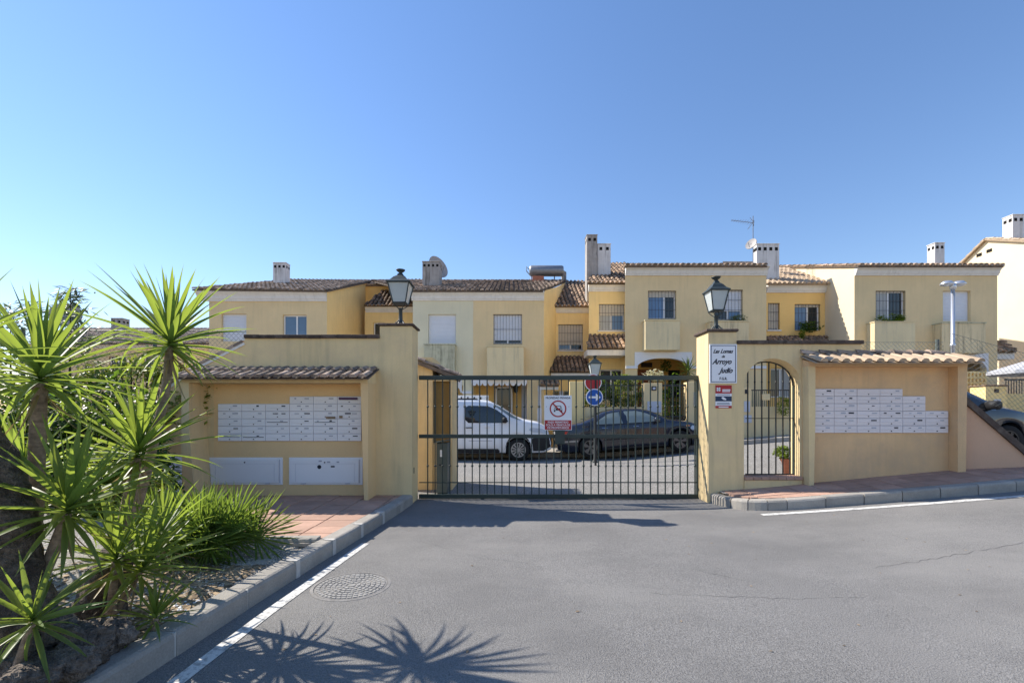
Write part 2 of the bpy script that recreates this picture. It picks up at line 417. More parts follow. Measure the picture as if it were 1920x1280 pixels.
for _ in range(70):
    x, y = rg.uniform(-1.4, 5.5), rg.uniform(2.6, 6.6); s_ = rg.uniform(.006, .02); a = rg.uniform(0, 6.28); b.tone = rg.uniform(-1, 1)
    c_, d_ = V((math.cos(a)*s_, math.sin(a)*s_, 0)), V((-math.sin(a)*s_*.5, math.cos(a)*s_*.5, .004)); o_ = V((x, y, g(x)+.004))
    b.add([o_-c_, o_-d_+V((0, 0, .006)), o_+c_, o_+d_], [(0, 1, 2, 3)])
stuff(tag(b.build('road_litter', 'litter'), 'dry leaf scraps scattered over the asphalt', 'litter'))

# planting bed (left, in front of the cross kerb)
b = MB(); nx, ny = 44, 60; vs = []
for j in range(ny+1):
    y = -1.0 + 5.5*j/ny
    for i in range(nx+1):
        u = i/nx; x = lkx(y)+.005 - u*u*7 - u*.4
        h = .115 + .05*mn.noise(V((x*1.3, y*1.3, 0))) + min(.35, .16*max(0, -2.6-x)) + .02*mn.noise(V((x*6, y*6, 3)))
        if i == 0: h = .10
        vs.append((x, y, h))
b.add(vs, [(j*(nx+1)+i, j*(nx+1)+i+1, (j+1)*(nx+1)+i+1, (j+1)*(nx+1)+i) for j in range(ny) for i in range(nx)])
bed = struct(b.build('planting_bed', 'gravel', smooth=True))
b2 = MB(); b2.quad((-14, 4.4, .09), (-5.5, 4.4, .09), (-5.5, 9, .09), (-14, 9, .09)); struct(b2.build('garden_soil', 'earth'))
def bedz(x, y): return .115 + .05*mn.noise(V((x*1.3, y*1.3, 0))) + min(.35, .16*max(0, -2.6-x))
def pebbles(name, n, m, smin, smax, region, label, cat, flat=.6, dens=None):
    b = MB(); k = 0
    ico = [(0,0,1),(.9,0,.3),(.28,.85,.3),(-.72,.53,.3),(-.72,-.53,.3),(.28,-.85,.3),(.0,0,-.8)]
    ff = [(0,1,2),(0,2,3),(0,3,4),(0,4,5),(0,5,1),(6,2,1),(6,3,2),(6,4,3),(6,5,4),(6,1,5)]
    while k < n:
        x, y = region()
        if x > lkx(y) - .02: continue
        s = rnd.uniform(smin, smax); a = rnd.uniform(0, 6.28); b.tone = rnd.uniform(-1, 1); z = bedz(x, y)
        sx, sy = s, s*rnd.uniform(.5, .9)
        b.add([(x+(p[0]*math.cos(a)*sx-p[1]*math.sin(a)*sy), y+p[0]*math.sin(a)*sx+p[1]*math.cos(a)*sy, z+p[2]*s*flat+s*.2) for p in ico], ff); k += 1
    o = b.build(name, m); tag(o, label, cat); return stuff(o)
pebbles('pebbles', 14000, 'pebble', .004, .013, lambda: (lkx(3) - abs(rnd.gauss(.35, .45)), rnd.uniform(1.2, 4.5)), 'pale loose pebbles scattered over the planting bed behind the kerb', 'pebbles')
pebbles('white_stones', 420, 'print_white', .010, .022, lambda: (lkx(2) - abs(rnd.gauss(.05, .3)), rnd.uniform(1.3, 3.2)), 'small bright white stones lying along the planting bed edge', 'stones')
pebbles('leaf_litter', 3600, 'litter', .012, .04, lambda: (lkx(2.5) - abs(rnd.gauss(.2, .5)), rnd.uniform(1.2, 3.9)), 'dry brown leaf litter strewn under the yuccas', 'leaf litter', .12)

# manhole cover
mc = P(659, 1098, F*CH/(1098-CY)); mcx, mcy = mc.x, mc.y
mh = thing('manhole_cover', (mcx, mcy, 0), 'round cast iron manhole cover with ringed pattern set in the asphalt', 'manhole cover')
MB().lathe([(.315, -.03), (.315, .004), (.29, .006), (.29, .001), (.285, .001)], (mcx, mcy, 0), 48).build('frame_ring', 'cast_iron', mh)
MB().lathe([(.283, -.03), (.283, .004)], (mcx, mcy, 0), 48).build('lid', 'cast_iron', mh)
b = MB()
for ri, (r0, r1, nseg) in enumerate([(.045, .07, 8), (.085, .11, 14), (.125, .15, 20), (.165, .19, 26), (.205, .23, 32), (.243, .268, 40)]):
    for k in range(nseg):
        a0 = 2*math.pi*(k+.12+.3*(ri % 2))/nseg; a1 = 2*math.pi*(k+.84+.3*(ri % 2))/nseg
        q = [(r0, a0), (r1, a0), (r1, a1), (r0, a1)]
        b.prism([(mcx+r*math.cos(a), mcy+r*math.sin(a), .003) for r, a in q], (0, 0, .006))
b.lathe([(.03, .003), (.03, .009)], (mcx, mcy, 0), 12)
b.build('raised_pattern', 'cast_iron_worn', mh)

# ------------------------------------------------------------------ roof tiles
TILE_MESH = {}
def tile_geo(r, L, n=6, lift=.02, tap=.82):
    vs = []
    for v, rr, h in ((0, r, lift), (L, r*tap, 0)):
        for k in range(n+1):
            a = math.pi*k/n; vs.append((math.cos(a)*rr, v, math.sin(a)*rr*.85+h))
    m = n+1
    fs = [(k, k+m, k+m+1, k+1) for k in range(n)]
    fs.append(tuple(range(n+1)))
    return vs, fs
def tile_roof(parent, pts, m='tile', spacing=.2, course=.36, single=False, name='roof', channels=False, rmul=.4, base=True, thick=.06):
    """pts: eave left, eave right, then the rest of the outline counter-clockwise as seen from outside"""
    pts = [V(p) for p in pts]; o = pts[0]; u = (pts[1]-o).normalized()
    nrm = u.cross(pts[2]-o).normalized()
    if nrm.z < 0: nrm = -nrm
    v = nrm.cross(u).normalized()
    uv = [((p-o).dot(u), (p-o).dot(v)) for p in pts]
    rm = None
    if base:  # base under the tiles toned darker: painted shade between the covers
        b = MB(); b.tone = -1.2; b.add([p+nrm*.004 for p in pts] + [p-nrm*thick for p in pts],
              [tuple(range(len(pts))), tuple(range(2*len(pts)-1, len(pts)-1, -1))] + [(i, (i+1) % len(pts), len(pts)+(i+1) % len(pts), len(pts)+i) for i in range(len(pts))])
        rm = b.build(name, m, parent)
    host = rm or parent
    umin = min(p[0] for p in uv); umax = max(p[0] for p in uv); nc = max(1, round((umax-umin)/spacing)); sp = (umax-umin)/nc
    allb = MB(); r = sp*rmul
    for c in range(nc + (1 if channels else 0)):
        uc = umin+(c+.5)*sp
        if not channels or c < nc:
            vsx = []
            for (a, b_) in zip(uv, uv[1:]+uv[:1]):
                if (a[0]-uc)*(b_[0]-uc) < 0 : vsx.append(a[1]+(b_[1]-a[1])*(uc-a[0])/(b_[0]-a[0]))
            if len(vsx) < 2: continue
            v0, v1 = min(vsx), max(vsx); k = 0
            vv = v0 - .05 if v0 < .05 else v0
            if v0 >= .05: vv = v0 + (course - (v0 % course)) % course * 0
            while vv < v1 - .05:
                L = min(course*1.12, v1-vv); du = rnd.uniform(-.008, .008); dn = rnd.uniform(0, .006)
                key = (round(r, 3), round(L, 2))
                if single:
                    if key not in TILE_MESH:
                        tb = MB(); tb.add(*tile_geo(r, L)); TILE_MESH[key] = {}
                    if m not in TILE_MESH[key]:
                        tb = MB(); tb.add(*tile_geo(r, L)); TILE_MESH[key][m] = tb.mesh('tile', m)
                    t = link('tile', TILE_MESH[key][m], host)
                    q = o + u*(uc+du) + v*vv + nrm*(.012+dn)
                    rot = Matrix((u, v, nrm)).transposed().to_4x4(); rot = rot @ Matrix.Rotation(rnd.uniform(-.03, .03), 4, 'Z')
                    t.matrix_basis = Matrix.Translation(q) @ rot
                else:
                    allb.tone = rnd.uniform(-1, 1); a, f = tile_geo(r, L, 5)
                    allb.add([o + u*(uc+du+p[0]) + v*(vv+p[1]) + nrm*(.01+p[2]+dn) for p in a], f)
                vv += course
    if allb.v:
        t = allb.build('roof_tiles', m, host); stuff(t)
    return rm
def ridge(parent, p0, p1, m='tile', r=.09, L=.4, single=True):
    p0, p1 = V(p0), V(p1); d = (p1-p0).normalized(); T = (p1-p0).length; n = max(1, round(T/L)); L = T/n
    s = V((0, 0, 1)); s = (s - d*s.dot(d)).normalized(); a = d.cross(s)
    if single:
        tb = MB(); tb.add(*tile_geo(r, L*1.08)); me = tb.mesh('ridge_tile', m)
        for i in range(n):
            t = link('ridge_tile', me, parent)
            t.matrix_basis = Matrix.Translation(p0+d*(i*L)+s*rnd.uniform(0, .006)) @ Matrix((a, d, s)).transposed().to_4x4()
    else:
        b = MB()
        for i in range(n):
            b.tone = rnd.uniform(-1, 1); vs, f = tile_geo(r, L*1.08)
            b.add([p0+d*(i*L+p[1])+a*p[0]+s*p[2] for p in vs], f)
        stuff(b.build('ridge_tiles', m, parent))

# ------------------------------------------------------------------ entrance wall, left
YW = 7.10
ew = thing('entrance_wall', (-3.5, YW, .1), 'yellow plastered entrance wall left of the gate with tiled mailbox shelter', 'wall')
def wx(px): return PX(px, YW)
def wz(py): return PZ(py, YW)
prof = [(297, 742), (318, 725), (340, 708), (362, 692), (395, 676), (425, 660), (458, 643)]
top = [V((wx(a), YW, wz(b_))) for a, b_ in prof] + [V((wx(458.5), YW, wz(634))), V((wx(712), YW, wz(634)))]
poly = [V((wx(297), YW, 0))] + top + [V((wx(712), YW, 0))]
MB().prism(poly[::-1], (0, .26, 0)).build('wall', 'plaster_wall', ew)
px0, px1 = wx(712)+.001, -1.565
b = MB(); b.bbox(px0, px1, YW-.001, YW+.44, 0, wz(611), .008); pil = b.build('pillar', 'plaster_wall', ew)
b = MB(); b.bbox(px0-.025, px1+.03, YW-.03, YW+.47, wz(611), wz(606), .012); b.build('pillar_cap', 'coping', ew)
# coping bricks on the flat run
x = wx(459); i = 0
while x < wx(711)-.05:
    L = min(.24, wx(711.5)-x); b = MB(); b.bbox(x+.002, x+L-.002, YW-.035, YW+.295, wz(634)-.004+rnd.uniform(-.002, .002), wz(627.5)+rnd.uniform(-.003, .003), .006)
    b.build('coping_brick', 'coping', ew); x += L
# sloping coping: pale mortar edge with dark tile on top
sl = top[:7]
for a, c in zip(sl, sl[1:]):
    d = (c-a)
    n_ = V((-d.z, 0, d.x)).normalized()
    if n_.z < 0: n_ = -n_
    for kk in range(2):
        p, q = a+d*(kk*.5), a+d*(kk*.5+.48)
        MB().prism([p+V((0,-.03,0))+n_*.012, q+V((0,-.03,0))+n_*.012, q+V((0,-.03,0))+n_*.05, p+V((0,-.03,0))+n_*.05], (0, .32, 0)).build('coping_tile', 'tile_old', ew)
    MB().prism([a+V((0,-.015,0))-n_*.03, c+V((0,-.015,0))-n_*.03, c+V((0,-.015,0))+n_*.012, a+V((0,-.015,0))+n_*.012], (0, .29, 0)).build('mortar_edge', 'white_trim', ew)
# shelter
YF = 6.70
fx = lambda p: PX(p, YF); fz = lambda p: PZ(p, YF)
for (a, b_, c, d) in ((340, 354, 0, 0), (676, 690, 0, 0)):
    o = MB(); xa, xb = fx(a), fx(b_)
    if a == 340:   # slightly splayed foot
        o.prism([(xa, YF, 0), (xb+.10, YF, 0), (xb+.005, YF, 1.2), (xb, YF, 1.876), (xa, YF, 1.876)], (0, YW-YF-.002, 0))
    else:
        o.prism([(xa+.055, YF, 0), (xb, YF, 0), (xb, YF, 1.876), (xa, YF, 1.876)], (0, YW-YF-.002, 0))
    o.build('shelter_jamb', 'plaster_wall' if a == 340 else 'plaster_side', ew)
o = MB(); o.prism([(fx(340), YF-.004, 1.878), (fx(340), YF-.004, 1.925), (fx(340), YW-.004, 2.10), (fx(340), YW-.004, 1.878)], (fx(690)-fx(340), 0, 0))
o.build('shelter_header', 'plaster_wall', ew)
MB().box(fx(354)+.11, fx(676)+.05, YW-.004, YW+.01, .14, 1.876).build('niche_back', 'plaster_side', ew)
YE = 6.56
E0, E1 = V((PX(336, YE), YE, 1.925)), V((PX(699, YE), YE, 1.925))
Rr, Rl = V((fx(690)+.05, YW-.01, 2.115)), V((fx(340)-.06, YW-.01, 2.115))
E0.x = fx(340)-.06; E1.x = fx(690)+.05
tile_roof(ew, [E0, E1, Rr, Rl], 'tile_old', .137, .33, True, 'shelter_roof', thick=.012)
b = MB(); b.bbox(PX(775.5, 7.2)-.02, PX(775.5, 7.2)+.0, 7.21, 7.26, PZ(888, 7.2), PZ(876, 7.2)); b.build('photocell', 'plastic_black', ew)

# entrance wall, right
YR = 7.10
er = thing('entrance_wall', (4.2, YR, .2), 'yellow plastered wall right of the gate with arched doorway', 'wall')
PR0, PR1 = PX(1328, YR), PX(1381, YR)
b = MB(); b.bbox(PR0, PR1, YR, YR+.45, 0, PZ(622, YR), .008); b.build('pillar', 'plaster_wall', er)
b = MB(); b.bbox(PR0-.035, PR1+.02, YR-.03, YR+.48, PZ(622, YR), PZ(616.5, YR), .012); b.build('pillar_cap', 'coping', er)
AX0, AX1 = PX(1395, YR), PX(1503, YR); ZS, ZC = PZ(722, YR), PZ(672, YR)
WT = PZ(645, YR); WX1 = PX(1614, YR); WB = YR+.27
def arch_pts(n=28):
    cx = (AX0+AX1)/2; hw = (AX1-AX0)/2
    return [(cx-hw*math.cos(math.pi*i/n), ZS+(ZC-ZS)*math.sin(math.pi*i/n)) for i in range(n+1)]
b = MB(); ap = arch_pts(); x0 = PR1-.002
for yy in (YR+.002, WB):
    b.quad((x0, yy, 0), (AX0, yy, 0), (AX0, yy, WT), (x0, yy, WT)); b.quad((AX1, yy, 0), (WX1, yy, 0), (WX1, yy, WT), (AX1, yy, WT))
    for (a, c) in zip(ap, ap[1:]): b.quad((a[0], yy, a[1]), (c[0], yy, c[1]), (c[0], yy, WT), (a[0], yy, WT))
jam = [(AX0, 0)] + [(AX0, ZS)] + ap[1:-1] + [(AX1, ZS), (AX1, 0)]
for a, c in zip(jam, jam[1:]): b.quad((a[0], YR+.002, a[1]), (a[0], WB, a[1]), (c[0], WB, c[1]), (c[0], YR+.002, c[1]))
b.quad((x0, YR+.002, WT), (WX1, YR+.002, WT), (WX1, WB, WT), (x0, WB, WT)); b.quad((WX1, YR+.002, 0), (WX1, WB, 0), (WX1, WB, WT), (WX1, YR+.002, WT))
b.build('arch_wall', 'plaster_wall', er)
x = PR1+.003
while x < WX1+.02:
    L = min(.24, WX1+.03-x)
    if L < .03: break
    b = MB(); b.bbox(x+.002, x+L-.002, YR-.03, WB+.03, WT+rnd.uniform(-.002, .002), PZ(638, YR)+rnd.uniform(-.003, .003), .006); b.build('coping_brick', 'coping', er); x += L
# doorway step in brick
sx0, sx1 = AX0-.002, AX1+.03
zb = PZ(893, YR)
MB().box(AX0+.001, AX1-.001, YR-.02, YR+.24, .05, zb-.055).build('step_base', 'plaster_wall', er)
for i in range(7):
    a = AX0+.001+(AX1-AX0)*i/7; c = AX0+(AX1-AX0)*(i+1)/7-.006
    b = MB(); b.bbox(a, c, YR-.04, YR+.26, zb-.05, zb+rnd.uniform(-.003, .002), .006); b.build('step_brick', 'paving', er)
# shelter on the right
YQ = 6.94
q = lambda p: PX(p, YQ); qz = lambda p: PZ(p, YQ)
JL0, JL1, JR0, JR1 = AX1+.0, q(1529), q(1796), q(1814)
HT = PZ(681, YQ)
MB().box(JL0+.01, JR1-.01, YR-.012, YR+.22, 0, HT+.05).build('niche_back', 'plaster_bounce_tint', er)
o = MB(); o.prism([(JL0+.02, YQ, 0), (JL1-.03, YQ, 0), (JL1, YQ, 1.4), (JL1, YQ, HT), (JL0+.0, YQ, HT)], (0, YR-YQ-.014, 0)); o.build('shelter_jamb', 'plaster_wall', er)
o = MB(); o.prism([(JR0-.0, YQ, 0), (JR1-.03, YQ, 0), (JR1, YQ, HT), (JR0, YQ, HT)], (0, YR-YQ-.014, 0)); o.build('shelter_jamb', 'plaster_bounce_tint', er)
o = MB(); o.prism([(JL0, YQ-.003, HT-.045), (JL0, YQ-.003, HT+.03), (JL0, YR-.014, HT+.07), (JL0, YR-.014, HT-.045)], (JR1-JL0, 0, 0)); o.build('shelter_header', 'plaster_bounce_tint', er)
YE2 = 6.74
A0, A1 = V((PX(1508, YE2), YE2, PZ(680, YE2))), V((JR1+.03, YE2, PZ(680, YE2)))
B1, B0 = V((JR1-.02, YR+.02, PZ(667, YR))), V((JL0-.02, YR+.02, PZ(667, YR)))
A0.x = JL0-.02; B1.x = A1.x
tile_roof(er, [A0, A1, B1, B0], 'tile_clean', .166, .42, True, 'shelter_roof', rmul=.36, thick=.012)
ridge(er, (JL0-.02, YR+.03, PZ(665, YR)), (JR1-.16, YR+.03, PZ(665, YR)), 'tile_old', .08, .28)
# low sloping wall running right from the shelter
sw = thing('sloping_wall', (7.6, 6.95, .45), 'terracotta low wall sloping down beside the right mailbox shelter', 'wall')
q0, q1 = V((JR1-.012, YR+.02)), V((8.3, 6.78))
b = MB(); tops = (PZ(742, YR), PZ(742, YR)-1.45)
d2 = (q1-q0); nn = V((-d2.y, d2.x)).normalized()*.2
b.add([(q0.x, q0.y, 0), (q1.x, q1.y, 0), (q1.x, q1.y, tops[1]), (q0.x, q0.y, tops[0]),
       (q0.x+nn.x, q0.y+nn.y, 0), (q1.x+nn.x, q1.y+nn.y, 0), (q1.x+nn.x, q1.y+nn.y, tops[1]), (q0.x+nn.x, q0.y+nn.y, tops[0])],
      [(0,1,2,3), (5,4,7,6), (3,2,6,7), (1,5,6,2), (4,0,3,7)])
b.build('wall', 'plaster_terracotta', sw)
b = MB(); c0, c1 = V((q0.x, q0.y, tops[0])), V((q1.x, q1.y, tops[1])); n3 = V((nn.x, nn.y, 0))
b.add([c0-n3*.2, c1-n3*.2, c1+n3*1.2, c0+n3*1.2] + [p+V((0,0,.12)) for p in (c0-n3*.2, c1-n3*.2, c1+n3*1.2, c0+n3*1.2)],
      [(0,3,2,1), (4,5,6,7), (0,1,5,4), (1,2,6,5), (2,3,7,6), (3,0,4,7)]); b.build('coping', 'coping', sw)

# ------------------------------------------------------------------ sliding gate
YG = 7.50
gx = lambda p: PX(p, YG); gz = lambda p: PZ(p, YG)
gt = thing('sliding_gate', (.8, YG, 0), 'dark green barred sliding gate across the drive', 'gate')
GX0, GX1 = gx(786), gx(1313)
def rail(name, z0, z1, d=.05): 
    b = MB(); b.bbox(GX0, GX1, YG-d/2, YG+d/2, z0, z1, .004); return b.build(name, 'gate_green', gt)
rail('top_rail', gz(712), gz(704), .06); rail('middle_rail', gz(821), gz(814), .052); rail('lower_rail', gz(905), gz(903), .014); rail('bottom_rail', gz(934), gz(926), .062)
b = MB(); b.bbox(GX1-.06, GX1+.0, YG-.033, YG+.033, gz(936), gz(705), .004); b.build('end_post', 'gate_green', gt)
bm = MB(); bw = .0085; zt, zb_ = gz(711), gz(927)
bm.box(-bw, bw, -bw, bw, zb_, zt)
for zk in (gz(762), gz(873)): bm.lathe([(.011, -.02), (.019, -.008), (.019, .008), (.011, .02)], (0, 0, zk), 8)
bme = bm.mesh('bar', 'gate_green')
nb = 37
for i in range(nb):
    o = link('bar', bme, gt); o.location = V((gx(802)+(gx(1303)-gx(802))*i/(nb-1), YG, 0)); 
b = MB(); b.bbox(gx(1040), gx(1058), YG-.07, YG-.03, gz(832), gz(806)); b.build('lock_box', 'gate_green', gt)
for p in (905, 1216):
    MB().lathe([(.04, -.012), (.045, -.008), (.045, .008), (.04, .012)], (gx(p), YG, .045), 14, 'y').build('wheel', 'plastic_black', gt)
trk = MB(); trk.box(GX0-.2, GX1+.1, YG-.02, YG+.02, -.01, .006); struct(trk.build('gate_track', 'galvanised'))
# catch post on the pillar
b = MB(); b.bbox(gx(1310), gx(1313.5), YG-.30, YG-.27, gz(880), gz(868)); 
# pedestrian gate
YP = YR+.20
pg = thing('pedestrian_gate', (4.1, YP, .4), 'narrow dark iron gate with arched top inside the doorway', 'gate')
x0, x1 = PX(1398, YP), PX(1486, YP); zb0 = PZ(889, YP)
cxp = (AX0+AX1)/2; hwp = (AX1-AX0)/2-.012
def ztop(x): 
    t = max(-1, min(1, (x-cxp)/hwp)); return ZS+(ZC-.03-ZS)*math.sqrt(max(0, 1-t*t))
b = MB(); b.bbox(x0, x1+.02, YP-.014, YP+.014, zb0-.012, zb0+.012, .003); b.build('bottom_rail', 'iron_black', pg)
b = MB(); b.bbox(x0, x1+.02, YP-.01, YP+.01, PZ(784, YP)-.006, PZ(784, YP)+.006, .002); b.build('middle_rail', 'iron_black', pg)
xr = x1+.012
b = MB(); b.bbox(xr, xr+.045, YP-.03, YP+.03, zb0-.02, ztop(xr+.03), .004); b.build('hinge_post', 'gate_green', pg)
for i in range(7):
    x = PX(1402, YP)+(PX(1481, YP)-PX(1402, YP))*i/6
    b = MB(); b.box(x-.008, x+.008, YP-.008, YP+.008, zb0, ztop(x))
    for zk in (PZ(856, YP), PZ(716, YP)): b.lathe([(.01, -.016), (.016, 0), (.01, .016)], (x, YP, zk), 8)
    b.build('bar', 'iron_black', pg)
b = MB(); b.tube([(cxp+hwp*math.cos(a), YP, ZS+(ZC-.03-ZS)*math.sin(a)) for a in [math.pi*(i/20) for i in range(21)]], .012, 6); b.build('arch_rail', 'iron_black', pg)
b = MB(); b.bbox(PX(1428, YP), PX(1442, YP), YP-.03, YP+.03, PZ(750, YP), PZ(738, YP)); b.build('lock_box', 'balcony_beige', pg)

# ------------------------------------------------------------------ signs
def text(s, size, loc, parent, m, shear=0., align='CENTER', name='lettering', bold=0., sx=1.):
    c = bpy.data.curves.new(name, 'FONT'); c.body = s; c.size = size; c.align_x = align; c.align_y = 'CENTER'; c.shear = shear
    c.extrude = .0008; c.offset = bold; c.resolution_u = 3
    tmp = bpy.data.objects.new('tmp', c); S.collection.objects.link(tmp)
    dg = bpy.context.evaluated_depsgraph_get(); me = bpy.data.meshes.new_from_object(tmp.evaluated_get(dg))
    bpy.data.objects.remove(tmp); me.materials.clear(); me.materials.append(MATS[m])
    me.transform(Matrix.Translation(loc) @ Matrix.Rotation(math.pi/2, 4, 'X') @ Matrix.Diagonal((sx, 1, 1, 1)))
    return link(name, me, parent)
def panel(parent, name, m, x0, x1, z0, z1, y, t=.004):
    b = MB(); b.bbox(x0, x1, y-t, y, z0, z1, min(.002, t*.4)); return b.build(name, m, parent)
# name board
s = thing('name_board', (PX(1355, YR), YR, PZ(718, YR)), 'white name board reading Las Lomas de Arroyo Judio on the pillar', 'sign')
x0, x1, z0, z1 = PX(1329.5, YR), PX(1380.5, YR), PZ(718.5, YR), PZ(645.5, YR); y = YR-.003
panel(s, 'board', 'print_white', x0, x1, z0, z1, y, .02)
y -= .0205
for a in ((x0+.018, x1-.018, z1-.028, z1-.018), (x0+.018, x1-.018, z0+.018, z0+.028), (x0+.018, x0+.028, z0+.028, z1-.028), (x1-.028, x1-.018, z0+.028, z1-.028)):
    panel(s, 'border_line', 'print_navy', *a, y, .001)
cxs = (x0+x1)/2
for t_, sz, py, dx, sh, bo in (('Las Lomas', .084, 659, 0, .5, .0028), ('de', .056, 668.5, 0, .5, .002), ('Arroyo', .112, 678.5, -.012, .5, .0036), ('Judío', .112, 695, .05, .5, .0036), ('F.G.R.', .058, 710, 0, 0, .0018)):
    text(t_, sz, (cxs+dx-(sz*.12 if sh else 0), y-.001, PZ(py, YR)), s, 'print_dark', sh, bold=bo, sx=.86)
# alarm notice
s = thing('alarm_notice', (PX(1356, YR), YR, PZ(765, YR)), 'small red and navy alarm notice below the name board', 'sign')
x0, x1, z0, z1 = PX(1341, YR), PX(1371.5, YR), PZ(765, YR), PZ(722, YR); y = YR-.003
panel(s, 'plate', 'print_white', x0, x1, z0, z1, y, .004); y -= .0045
h = z1-z0
panel(s, 'red_band', 'print_red', x0, x1, z1-h*.36, z1, y, .001); panel(s, 'red_band', 'print_red', x0, x1, z0, z0+h*.11, y, .001)
panel(s, 'navy_band', 'print_navy', x0, x1, z0+h*.30, z0+h*.52, y, .001)
for (u, v_) in ((.1, .78), (.22, .78), (.1, .86), (.22, .86), (.16, .82)):
    MB().lathe([(.015, -.0004), (.015, .0004)], (x0+(x1-x0)*(u+.03), y-.0016, z0+h*v_), 12, 'y').build('emblem', 'print_white', s)
b = MB(); b.prism([(x0+.09, y-.0015, z0+h*.46), (x0+.12, y-.0015, z0+h*.50), (x0+.17, y-.0015, z0+h*.40), (x0+.165, y-.0015, z0+h*.35), (x0+.12, y-.0015, z0+h*.37)], (0, -.0006, 0)); b.build('camera_symbol', 'print_white', s)
for (u0, u1, v_) in ((.42, .92, .80), (.42, .9, .73), (.1, .9, .585), (.1, .86, .22), (.1, .9, .17), (.2, .8, .05)):
    panel(s, 'print_line', 'print_grey' if v_ in (.585, .22, .17) else 'print_white', x0+(x1-x0)*u0, x0+(x1-x0)*u1, z0+h*v_-.008, z0+h*v_+.008, y-.0012, .0006)
# private property sign on the gate
YS = YG-.012
s = thing('private_property_sign', (PX(1046, YS), YS, PZ(806, YS)), 'white and red private property sign with crossed car fixed to the gate', 'sign')
x0, x1, z0, z1 = PX(1020.5, YS), PX(1072, YS), PZ(806, YS), PZ(741, YS); y = YS-.0
panel(s, 'plate', 'print_white', x0, x1, z0, z1, y, .006); y -= .0065; h = z1-z0; w = x1-x0
panel(s, 'red_field', 'print_red', x0+.008, x1-.008, z0+.008, z0+h*.285, y, .001)
text('PROPIEDAD PRIVADA', .046, (x0+w/2, y-.001, z1-h*.075), s, 'print_navy', bold=.0008, sx=.92)
for t_, k in (('PASO PERMITIDO', .225), ('SOLO A VEHICULOS', .145), ('DE PROPIETARIOS', .065)):
    text(t_, .046, (x0+w/2, y-.0025, z0+h*k), s, 'print_white', bold=.0008, sx=.95)
c0 = V((x0+w/2, y-.001, z0+h*.615)); r0 = w*.305
b = MB(); nn_ = 40
for k in range(nn_):
    a0, a1 = 2*math.pi*k/nn_, 2*math.pi*(k+1)/nn_
    b.prism([c0+V((math.cos(a)*r, 0, math.sin(a)*r)) for a, r in ((a0, r0*.84), (a0, r0), (a1, r0), (a1, r0*.84))], (0, -.001, 0))
b.build('prohibition_ring', 'print_red', s)
dd = V((.7071, 0, -.7071)); ee = V((.7071, 0, .7071))
MB().prism([c0-dd*r0*.9-ee*r0*.08+V((0,-.0024,0)), c0+dd*r0*.9-ee*r0*.08+V((0,-.0024,0)), c0+dd*r0*.9+ee*r0*.08+V((0,-.0024,0)), c0-dd*r0*.9+ee*r0*.08+V((0,-.0024,0))], (0, -.001, 0)).build('prohibition_bar', 'print_red', s)
car_ = [(-.62, -.42), (-.62, .0), (-.52, .08), (-.38, .46), (.38, .46), (.52, .08), (.62, .0), (.62, -.42), (.42, -.42), (.42, -.25), (-.42, -.25), (-.42, -.42)]
b = MB(); 
for quad_ in ([(-.62, -.25), (.62, -.25), (.62, .0), (.52, .08), (-.52, .08), (-.62, .0)], [(-.62, -.45), (-.4, -.45), (-.4, -.25), (-.62, -.25)], [(.4, -.45), (.62, -.45), (.62, -.25), (.4, -.25)],
              [(-.52, .08), (-.42, .08), (-.30, .38), (-.38, .46)], [(.42, .08), (.52, .08), (.38, .46), (.30, .38)], [(-.38, .46), (-.30, .37), (.30, .37), (.38, .46)]):
    b.prism([c0+V((u*r0*.8, -.0012, v_*r0*.8)) for u, v_ in quad_], (0, -.0008, 0))
b.build('car_symbol', 'print_dark', s)
for u in (-.36, .36): MB().lathe([(r0*.09, -.0004), (r0*.09, .0004)], c0+V((u*r0, -.0024, -r0*.07)), 10, 'y').build('car_light_symbol', 'print_white', s)

# blue arrow sign and no entry sign on a post, street lantern behind
YB = 12.3
s = thing('arrow_sign', (PX(1116, YB), YB, g(2.2)), 'round blue sign with white arrow pointing right on dark post', 'sign')
b = MB(); b.tube([(PX(1117, YB), YB+.03, 0), (PX(1117, YB), YB+.03, PZ(706, YB))], .03, 10); b.build('post', 'iron_black', s)
c0 = P(1114.5, 744.5, YB); r0 = 16*YB/F
MB().lathe([(r0, -.006), (r0, .006)], c0, 32, 'y').build('plate_rim', 'print_white', s)
MB().lathe([(r0*.9, -.008), (r0*.9, -.0065)], c0, 32, 'y').build('blue_field', 'print_blue', s)
b = MB(); y = -.0095
for qd in ([(-.68, -.12), (.18, -.12), (.18, .12), (-.68, .12)], [(.16, -.46), (.74, 0), (.16, .46)]):
    b.prism([c0+V((u*r0, y, v_*r0)) for u, v_ in qd], (0, -.001, 0))
b.build('arrow', 'print_white', s)
c1 = c0 + V((-.03, .02, r0*1.75))
MB().lathe([(r0*.9, -.004), (r0*.9, .004)], c1, 28, 'y').build('upper_plate', 'print_red', s)
MB().lathe([(r0*1.0, .001), (r0*1.0, .008)], c1, 28, 'y').build('upper_rim', 'print_white', s)

